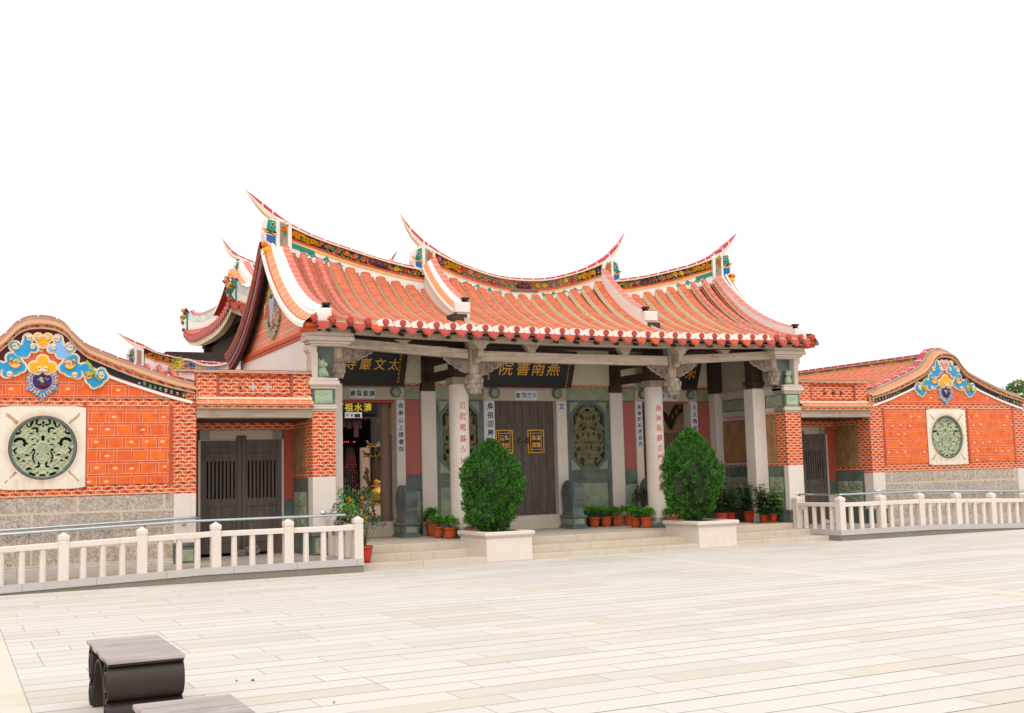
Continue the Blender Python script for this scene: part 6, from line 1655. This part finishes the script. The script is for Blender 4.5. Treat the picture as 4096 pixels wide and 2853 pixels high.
T = thing("shrine_board", "dark board with four yellow characters deep inside the open doorway", "sign board", (-.5, 12.9, 3.55)); mb = MB(); mb.box(-1.30, .12, 12.84, 12.9, 3.54, 3.93, 'board', .01); mb.build("panel", T)
mb = MB()
for i, ch in enumerate("師祖水清"): write(mb, ch, -1.10+.30*i, 12.835, 3.755, .27, 'goldy', 1., .02)
mb.build("lettering", T)
T = thing("paper_slip", "small white paper slip with two characters under the yellow-lettered board", "paper slip", (-.66, 12.8, 3.5)); mb = MB(); mb.box(-.935, -.40, 12.80, 12.81, 3.43, 3.60, 'paper'); mb.box(-.64, -.45, 12.795, 12.80, 3.445, 3.56, 'dim', .002); mb.build("sheet", T)
mb = MB(); [write(mb, ch, -.85+.13*i, 12.798, 3.515, .11, 'ink', 1., .02) for i, ch in enumerate("師祖")]; mb.build("lettering", T)
mb = MB(); mb.box(-.595, -.455, 12.98, 13.0, 2.85, 3.36, 'softpink', .004); tag(mb.build("cloth_banner", None, (-.52, 13, 2.85)), "dim pink cloth banner hanging in the dark sanctuary", "banner")
T = thing("prayer_light_tower", "dark conical prayer light tower dotted with small red lights in the sanctuary", "light tower", (-.66, 12.95, FL)); mb = MB(); mb.lathe([(.30, FL), (.30, 1.2), (.26, 1.3), (.13, 2.5), (.02, 2.6)], (-.66, 13.2, 0), 'black', 20); mb.build("body", T)
mbr = MB(); mbi = MB(); R = random.Random(2)
for j in range(19):
    z = 1.27+.062*j; r = .27-.14*j/19
    for k in range(7):
        a = math.radians(212+19*k); q = (-.66+math.cos(a)*r, 13.2+math.sin(a)*r, z); tgt = mbr if R.random() < .3 else mbi
        tgt.lathe([(0, -.010), (.009, 0), (0, .010)], q, 'ledred' if tgt is mbr else 'ivory', 5)
mbr.build("red_lights", T)['kind'] = 'stuff'; mbi.build("bead", T)['kind'] = 'stuff'
T = thing("altar_lamp", "row of tiny red lights above the conical prayer light tower", "lamp", (-.75, 13, 2.7)); mb = MB(); mb.box(-.93, -.54, 13.05, 13.08, 2.66, 2.69, 'black'); mb.build("bar", T)
mb = MB()
for x in (-.90, -.83, -.77, -.60, -.56): mb.lathe([(0, -.022), (.016, 0), (0, .022)], (x, 13.02, 2.71), 'ledred', 6)
mb.build("bulb", T)
# incense burner
cx_, cy_ = -1.07, 9.0
T = thing("incense_burner", "shiny brass incense burner with dragon handles and tiered roofs behind the open doorway", "incense burner", (cx_, cy_, FL))
mb = MB(); mb.lathe([(0, .88), (.2, .885), (.38, .95), (.48, 1.06), (.50, 1.16), (.46, 1.27), (.38, 1.33), (.38, 1.36)], (cx_, cy_, 0), 'brass', 28); mb.lathe([(.385, 1.36), (.39, 1.40)], (cx_, cy_, 0), 'pinkg', 28); mb.lathe([(.38, 1.40), (.40, 1.48), (.32, 1.56), (.12, 1.60), (.06, 1.66), (.08, 1.7), (.03, 1.76), (0, 1.78)], (cx_, cy_, 0), 'brass', 24); mb.build("bowl", T)
for k in range(3):
    a = k*2.0944+3.3; p = lambda r, z: (cx_+math.cos(a)*r, cy_+math.sin(a)*r, z)
    mb = MB(); mb.tube([p(.34, .98), p(.40, .84), p(.36, .72), p(.34, .62), p(.40, .55)], [.06, .075, .05, .04, .07], 'brass', 10); mb.build("leg", T)
mb = MB(); mb.lathe([(.0, FL), (.55, FL), (.55, .50), (.45, .54), (0, .54)], (cx_, cy_, 0), 'drum', 24); mb.build("base", T)
for sg in (-1, 1):
    mb = MB(); pts = [(-.46, 1.15), (-.55, 1.06), (-.66, 1.08), (-.64, 1.20), (-.52, 1.28), (-.46, 1.40), (-.52, 1.55), (-.60, 1.64), (-.56, 1.76)]
    mb.tube([(cx_-sg*p[0], cy_-.05, p[1]) for p in pts], [.05, .06, .05, .055, .06, .055, .06, .07, .06], 'bronze', 8)
    for k in range(9): mb.tube([(cx_-sg*(-.55)+p[0], cy_-.1, 1.60+.03*k+p[1]) for p in spiral(0, 0, .06, 1.2, k, 1, 8)], .012, 'bronze', 4)
    mb.build("dragon_handle", T)
for z, r in ((2.16, .60), (2.42, .50)):
    mb = MB(); mb.lathe([(r*.95, z), (r*.55, z+.05), (r*.3, z+.16), (.12, z+.2)], (cx_, cy_, 0), 'bronze', 24)
    n = 24
    for k in range(n):
        a = 2*math.pi*k/n; mb.lathe([(0, -.03), (.028, 0), (0, .03)], (cx_+math.cos(a)*r*.95, cy_+math.sin(a)*r*.95, z+.03*abs(math.sin(a*2))), 'brass', 6)
    for k in range(6):
        a = 2*math.pi*k/6+.2; mb.tube([(cx_+math.cos(a)*r*.6, cy_+math.sin(a)*r*.6, z+.06), (cx_+math.cos(a)*r, cy_+math.sin(a)*r, z+.08), (cx_+math.cos(a)*r*1.12, cy_+math.sin(a)*r*1.12, z+.18)], [.03, .04, .02], 'bronze', 6)
    mb.build("canopy", T)
for k in range(4):
    a = k*math.pi/2+.78; mb = MB(); mb.tube([(cx_+math.cos(a)*.34, cy_+math.sin(a)*.34, 1.45), (cx_+math.cos(a)*.34, cy_+math.sin(a)*.34, 2.45)], .03, 'bronze', 8); mb.build("post", T)
mb = MB(); mb.lathe([(.1, 2.6), (.06, 2.7), (.11, 2.78), (.02, 2.92)], (cx_, cy_, 0), 'brass', 14); mb.build("finial", T)

# ================================================================== benches
def bench(x, y, label):
    T = thing("slatted_bench", label, "bench", (x, y, 0), "slatted benches on brown metal tubes")
    w, d = .25, .575
    n = 6
    for k in range(n):
        mb = MB(); y0 = y-d+2*d*k/n; mb.box(x-w-.012*(k % 2), x+w, y0+.007, y0+2*d/n-.009, .422, .452, 'benchwood', .006); mb.build("slat", T)
    mb = MB()
    for yc in (y-d+.12, y+d-.12):
        for zc, r in ((.295, .125), (.085, .088)):
            pass
            mb.lathe([(r, -.245), (r, .245)], (x, yc, zc), 'benchmetal', 28, 'x'); mb.lathe([(r-.012, .245), (r-.012, -.245)], (x, yc, zc), 'benchmetal', 28, 'x')
            for sg in (-1, 1): mb.lathe([(r, sg*.245), (r-.012, sg*.245)], (x, yc, zc), 'benchmetal', 28, 'x'); mb.lathe([(r*.55, sg*.21), (r*.55, sg*.25), (r*.45, sg*.25), (r*.45, sg*.21)], (x, yc, zc), 'benchmetal', 20, 'x')
    mb.box(x-.245, x+.245, y-d+.02, y+d-.02, .405, .420, 'benchmetal', .004)
    # arched sheet between the two pairs of tubes
    A = [(y+math.cos(t)*.335, .0+math.sin(t)*.385) for t in [math.pi*i/20 for i in range(21)]]
    mb.slab([(p[0]*1+(y-p[0])*.035, p[1]*.965) for p in A], A, x-.24, x+.24, 'benchmetal', 'x')
    mb.build("frame", T)
bench(-10.52, -11.68, "grey slatted bench on brown metal tubes standing whole on the plaza")
bench(-10.58, -14.45, "grey slatted bench nearest the camera, cut off by the bottom edge")
# pebble and fallen leaves on the paving
for i, (x, y) in enumerate(((-9.50, -10.95), (-9.22, -12.2), (-9.62, -10.9))):
    boulder("pebble", ("tiny pebble on the pale paving right of the whole bench", "dark speck of grit on the open paving, well right of the benches", "speck of grit beside the tiny pebble")[i], "pebble", x, y, .006, .014 if i == 0 else .007, .014 if i == 0 else .006, .010, 'greyrock', i)

# ================================================================== buildings and trees behind
T = thing("rear_pavilion", "tall rear pavilion with upturned tiled eaves, behind the temple roof's left gable", "pavilion", (0, 19.2, FL))
PC = 19.2; HE = 3.87
def eave_h(t): return 6.78+.50*abs(t)**3.2          # t along a side, -1..1
def pav_side(k, fn):
    """turn a point given for the front side onto side k (quarter turns)"""
    a = k*math.pi/2; c, s_ = math.cos(a), math.sin(a)
    return lambda u, v: (lambda p: (p[0]*c-p[1]*s_, PC+p[0]*s_+p[1]*c, p[2]))(fn(u, v))
mb = MB(); me_ = MB(); ms_ = MB(); mf_ = MB()
for k in range(4):
    def skirt(u, v):
        t = 2*u-1; h = HE*(1-v)+2.35*v; z = eave_h(t)*(1-v)+7.95*v-.30*math.sin(v*math.pi)*.9
        return (t*h, -h, z)
    f = pav_side(k, skirt); mb.grid(f, 30, 8, 'gutter')
    g = pav_side(k, lambda u, v: (lambda p: (p[0]*.985, p[1]*.985, p[2]-.16))(skirt(u, v*.8))); ms_.grid(g, 30, 6, 'wood_dark')
    fa = pav_side(k, lambda u, v: (lambda p: (p[0]*.985, p[1]*.985, p[2]-.10-.24*v))(skirt(u, 0))); mf_.grid(fa, 30, 1, 'creamtrim' if k in (0, 2) else 'cream')
    fb = pav_side(k, lambda u, v: (lambda p: (p[0]*(.985-.06*v), p[1]*(.985-.06*v), p[2]-.34))(skirt(u, 0))); mf_.grid(fb, 30, 1, 'creamtrim')
    # eave tiles and tile rows
    n = 26
    rot = pav_side(k, lambda u, v: (u, v, 0))
    for i in range(n+1):
        t = -1+2*i/n; p = skirt((t+1)/2, 0); q = f((t+1)/2, 0)
        a = k*math.pi/2; nx, ny = math.sin(a), -math.cos(a); tx, ty = math.cos(a), math.sin(a)
        base = Vector(q)+Vector((nx, ny, 0))*.02
        pts = [Vector(f((t+1)/2, v/6))+Vector((0, 0, .05)) for v in range(7)]
        mb.tube(pts, .075, 'barrel', 6)
        me_.add([base+Vector((tx*math.cos(w)*.085, ty*math.cos(w)*.085, .05+math.sin(w)*.085)) for w in [2*math.pi*j/8 for j in range(8)]], [tuple(range(8))], 'eavered')
        if i < n:
            q2 = Vector(f((t+1)/2+1/n/2, 0))+Vector((nx, ny, 0))*.03
            sh = [(-.14, .03), (.14, .03), (.13, -.09), (.07, -.17), (0, -.22), (-.07, -.17), (-.13, -.09)]
            me_.add([q2+Vector((tx*a_, ty*a_, b_)) for a_, b_ in sh]+[q2+Vector((tx*a_-nx*.03, ty*a_-ny*.03, b_)) for a_, b_ in sh], [tuple(range(7)), tuple(range(13, 6, -1))]+[(j, (j+1) % 7, 7+(j+1) % 7, 7+j) for j in range(7)], 'eavered')
for sx in (-1, 1):
    for sy in (-1, 1):   # hip ridges with upturned ends
        pts = [(sx*h, PC+sy*h, z) for h, z in ((2.3, 8.05), (2.8, 7.62), (3.25, 7.42), (3.6, 7.46), (3.8, 7.66))]
        lat = Vector((sx, -sy, 0)).normalized()
        mb.sweep(pts, lat, [(-.10, -.25, 'white'), (-.10, .12, 'pastel'), (-.10, .38, 'white'), (-.13, .42, 'white'), (0, .52, 'crimson'), (.13, .42, 'white'), (.10, .38, 'pastel'), (.10, .12, 'white'), (.10, -.25, None)])
        mb.prism([(-.12, 7.35), (.12, 7.35), (.12, 8.1), (-.12, 8.1)], 'y', 0, .0, 'teal') if False else None
        R = random.Random(sx*3+sy)
        for q in range(16):
            mb.lathe([(0, -.09), (.08, 0), (0, .09)], (sx*3.86+R.uniform(-.16, .16), PC+sy*3.86+R.uniform(-.16, .16), 7.62+R.uniform(-.05, .5)), R.choice(('teal', 'yellow', 'fl_pink', 'maroon', 'creamtrim', 'bronze')), 6)
        mb.box(sx*3.72-.1, sx*3.72+.1, PC+sy*3.72-.1, PC+sy*3.72+.1, 7.3, 7.95, 'teal', .02)
mb.build("roof_skirt", T); me_.build("eave_tile", T); ms_.build("soffit", T); mf_.build("fascia", T)
# upper gable roof with its own swallowtail ridge
mb = MB()
def upr(x, t): return (x, None, 7.9+(8.55+.07*x*x-7.9)*(.45*t+.55*t*t))
for sy in (-1, 1):
    for i in range(17):
        x = -2.4+.3*i; pts = [(x, PC+sy*2.5*(1-j/8), upr(x, j/8)[2]) for j in range(9)]
        mb.tube([(p[0], p[1], p[2]+.06) for p in pts], .08, 'barrel', 6); mb.sweep(pts, (1, 0, 0), [(-.16, 0, 'gutter'), (.16, 0, None)])
    for sx in (-1, 1):
        pts = [(sx*2.62, PC+sy*2.5*(1-j/8), upr(sx*2.62, j/8)[2]) for j in range(9)]
        mb.sweep(pts, (1, 0, 0), [(-.36*sx, -.12, 'white'), (-.34*sx, .28, 'white'), (-.26*sx, .32, 'pinktile'), (-.02*sx, .32, 'white'), (.10*sx, .26, 'white'), (.14*sx, .06, 'vergetile'), (.42*sx, -.02, 'white'), (.46*sx, -.2, 'redfascia'), (.1*sx, -.2, None)])
for sx in (-1, 1): mb.prism([(PC-2.3, 7.8), (PC+2.3, 7.8), (PC, 8.75)], 'x', sx*2.4, sx*2.45, 'redstone')
mb.build("upper_roof", T)
mb = MB(); n = 24; xs = [-2.75+5.5*i/n for i in range(n+1)]
zt = lambda x: 8.98+.075*x*x
def rs(lo, hi, hw, m): mb.slab([(x, zt(x)+lo) for x in xs], [(x, zt(x)+hi) for x in xs], PC-hw, PC+hw, m)
rs(-.07, 0, .1, 'crimson'); rs(-.16, -.07, .16, 'white'); rs(-.42, -.16, .1, 'fl_bg'); rs(-.45, -.42, .14, 'redbead'); rs(-.56, -.45, .12, 'teal'); rs(-.9, -.56, .11, 'pastel')
RGs = RG; RG = PC
for sx in (-1, 1):
    tip(mb, sx, [(2.74, 9.55), (2.9, 9.66), (3.04, 9.8), (3.16, 9.96), (3.28, 10.12)], [(2.74, 9.38), (2.95, 9.48), (3.1, 9.66), (3.2, 9.86), (3.275, 10.11)])
    endpost(mb, sx, 2.42, 2.68, 8.72, 9.28, 9.36, .8)
    for dx, dz, m in ((2.86, 8.66, 'fl_red'), (2.78, 8.7, 'fl_red'), (2.9, 8.56, 'fl_or')): mb.lathe([(0, -.1), (.09, -.04), (.1, .04), (0, .1)], (sx*dx, PC-.2, dz), m, 8)
o = mb.build("ridge", T)
flower_band(o, (-2.4, 2.4), lambda x: zt(x)-.42, lambda x: zt(x)-.16, PC-.11, step=.2, yellow=(-2.0, 2.0))
RG = RGs
mb = MB()
for a in (-2.95, 2.95):
    for b in (-2.95, 2.95): mb.box(a-.17, a+.17, PC+b-.17, PC+b+.17, FL, 6.6, 'wood_dark')
for lv, th in ((6.05, .55), (5.45, .26)):
    for q in (-1, 1):
        mb.box(-3.3, 3.3, PC+q*2.95-.12, PC+q*2.95+.12, lv, lv+th, 'wood_dark'); mb.box(q*2.95-.12, q*2.95+.12, PC-3.3, PC+3.3, lv+.01, lv+th-.01, 'wood_dark')
for q in (-1, 1):
    for b in (-2.95, 2.95):
        mb.prism([(q*2.8, 5.45), (q*1.9, 5.45), (q*2.3, 5.2), (q*2.8, 4.9)], 'y', PC+b-.08, PC+b+.08, 'wood_dark')
        for c in (-1, 1): mb.box(b+c*.0-.35, b+.35, PC+q*3.25-.1, PC+q*3.25+.1, 6.55, 6.75, 'wood_dark', .02)
mb.build("timber_frame", T)
# side hall behind the left wing
T = thing("rear_side_hall", "low rear hall behind the left wing, its swallowtail ridge carrying a band of flowers", "building", (-6, 10, 0))
RG = 10.0
mb = MB(); P = [(-7.25, 5.16, 5.07, 4.93, 4.86, 4.6), (-6.95, 5.0, 4.94, 4.80, 4.73, 4.55), (-6.4, 4.87, 4.82, 4.66, 4.6, 4.45), (-5.9, 4.80, 4.75, 4.6, 4.54, 4.4), (-5.2, 4.76, 4.72, 4.56, 4.5, 4.4)]
P = smooth_tab(P, 4); q = ridge_body(None, P); mb = q
mb.v = [(x, y, z) for x, y, z in mb.v]
tip(mb, -1, [(7.25, 5.16), (7.45, 5.24), (7.62, 5.32), (7.78, 5.40), (7.93, 5.49)], [(7.25, 5.07), (7.48, 5.13), (7.65, 5.24), (7.8, 5.36), (7.925, 5.485)])
endpost(mb, -1, 7.28, 7.5, 4.55, 5.05, 5.13, .7)
o = mb.build("ridge", T); flower_band(o, (-7.2, -5.6), lambda x: 4.60+.14*max(0, -x-5.9)**1.5, lambda x: 4.75+.17*max(0, -x-5.9)**1.5, 9.88, step=.12)
mb = MB()
for i in range(9): mb.tube([(-7.5+.3*i, 10-j*.5, 4.6-.20*j-.0+.02*(abs(i-4))) for j in range(7)], .07, 'barrel', 6)
mb.add([(-7.7, 9.95, 4.55), (-4.9, 9.95, 4.45), (-4.9, 7., 3.5), (-7.7, 7., 3.5)], [(0, 1, 2, 3)], 'gutter'); mb.build("roof", T)
mb = MB(); mb.box(-7.6, -4.9, 7.2, 12.5, 0, 3.55, 'plaster'); mb.add([(-7.7, 10, 4.55), (-4.9, 10, 4.45), (-4.9, 13., 3.5), (-7.7, 13., 3.5)], [(0, 1, 2, 3)], 'gutter'); mb.build("wall", T)
RG = RGs
T = thing("corner_wall_ridge", "white curved wall crest with blue painting and green pine ornament, behind the brick parapet", "wall", (-5.9, 8.6, 0))
mb = MB(); A = [(-6.60, 4.66), (-6.5, 4.70), (-6.35, 4.68), (-6.15, 4.60), (-5.95, 4.565), (-5.7, 4.575), (-5.5, 4.62), (-5.3, 4.68), (-5.1, 4.74)]
A = smooth_tab(A, 4)
mb.slab([(x, 0.) for x, z in A], [(x, z-.25) for x, z in A], 8.5, 8.7, 'white'); mb.slab([(x, z-.25) for x, z in A], [(x, z-.07) for x, z in A], 8.51, 8.69, 'pastel'); mb.slab([(x, z-.07) for x, z in A], [(x, z-.025) for x, z in A], 8.44, 8.76, 'white'); mb.slab([(x, z-.025) for x, z in A if x > -6.3], [(x, z+.005) for x, z in A if x > -6.3], 8.48, 8.72, 'crimson')
mb.slab([(x, z-.22) for x, z in A if -6.0 < x < -5.6], [(x, z-.10) for x, z in A if -6.0 < x < -5.6], 8.495, 8.51, 'paleblue')
mb.build("crest", T)
mb = MB(); R = random.Random(6)
for k in range(46): leaf2(mb, -6.66+R.uniform(-.14, .12), 8.42, 4.55+R.uniform(-.12, .1), R.uniform(0, 6.3), .09, R.choice(('fl_grn', 'fl_grn', 'lime', 'fl_yel')))
for k in range(12): mb.lathe([(0, -.05), (.05, 0), (0, .05)], (-6.5+R.uniform(-.12, .22), 8.45, 4.45+R.uniform(-.08, .1)), R.choice(('teal', 'fl_pink', 'bronze', 'fl_or', 'creamtrim', 'blue')), 6)
mb.build("pine_ornament", T)
def tree(x, y, h, r, label, sd):
    T = thing("tree", label, "tree", (x, y, 0)); mb = MB(); mb.tube([(x, y, 0), (x+.1, y, h*.4), (x-.05, y, h*.8)], [.16, .12, .05], 'bark', 8)
    R = random.Random(sd)
    for k in range(8): a = k*.8; mb.tube([(x, y, h*.45), (x+math.cos(a)*r*.5, y+math.sin(a)*r*.5, h*.7), (x+math.cos(a)*r*.8, y+math.sin(a)*r*.8, h*.86)], [.06, .04, .015], 'bark', 5)
    mb.build("trunk", T); mb = MB()
    for k in range(26):
        a = R.uniform(0, 6.3); q = R.uniform(0, r); leaves(mb, (x+math.cos(a)*q, y+math.sin(a)*q, h*.75+R.uniform(-.2, .25)*h), (.5, .5, .38), 90, .16, R.choice(('leafo', 'leafo', 'leaf', 'leafd')), R)
    mb.build("crown", T)
tree(30.6, 14.4, 4.75, 1.1, "olive green tree top showing beyond the far wing's gable, at the photo's right edge", 3)
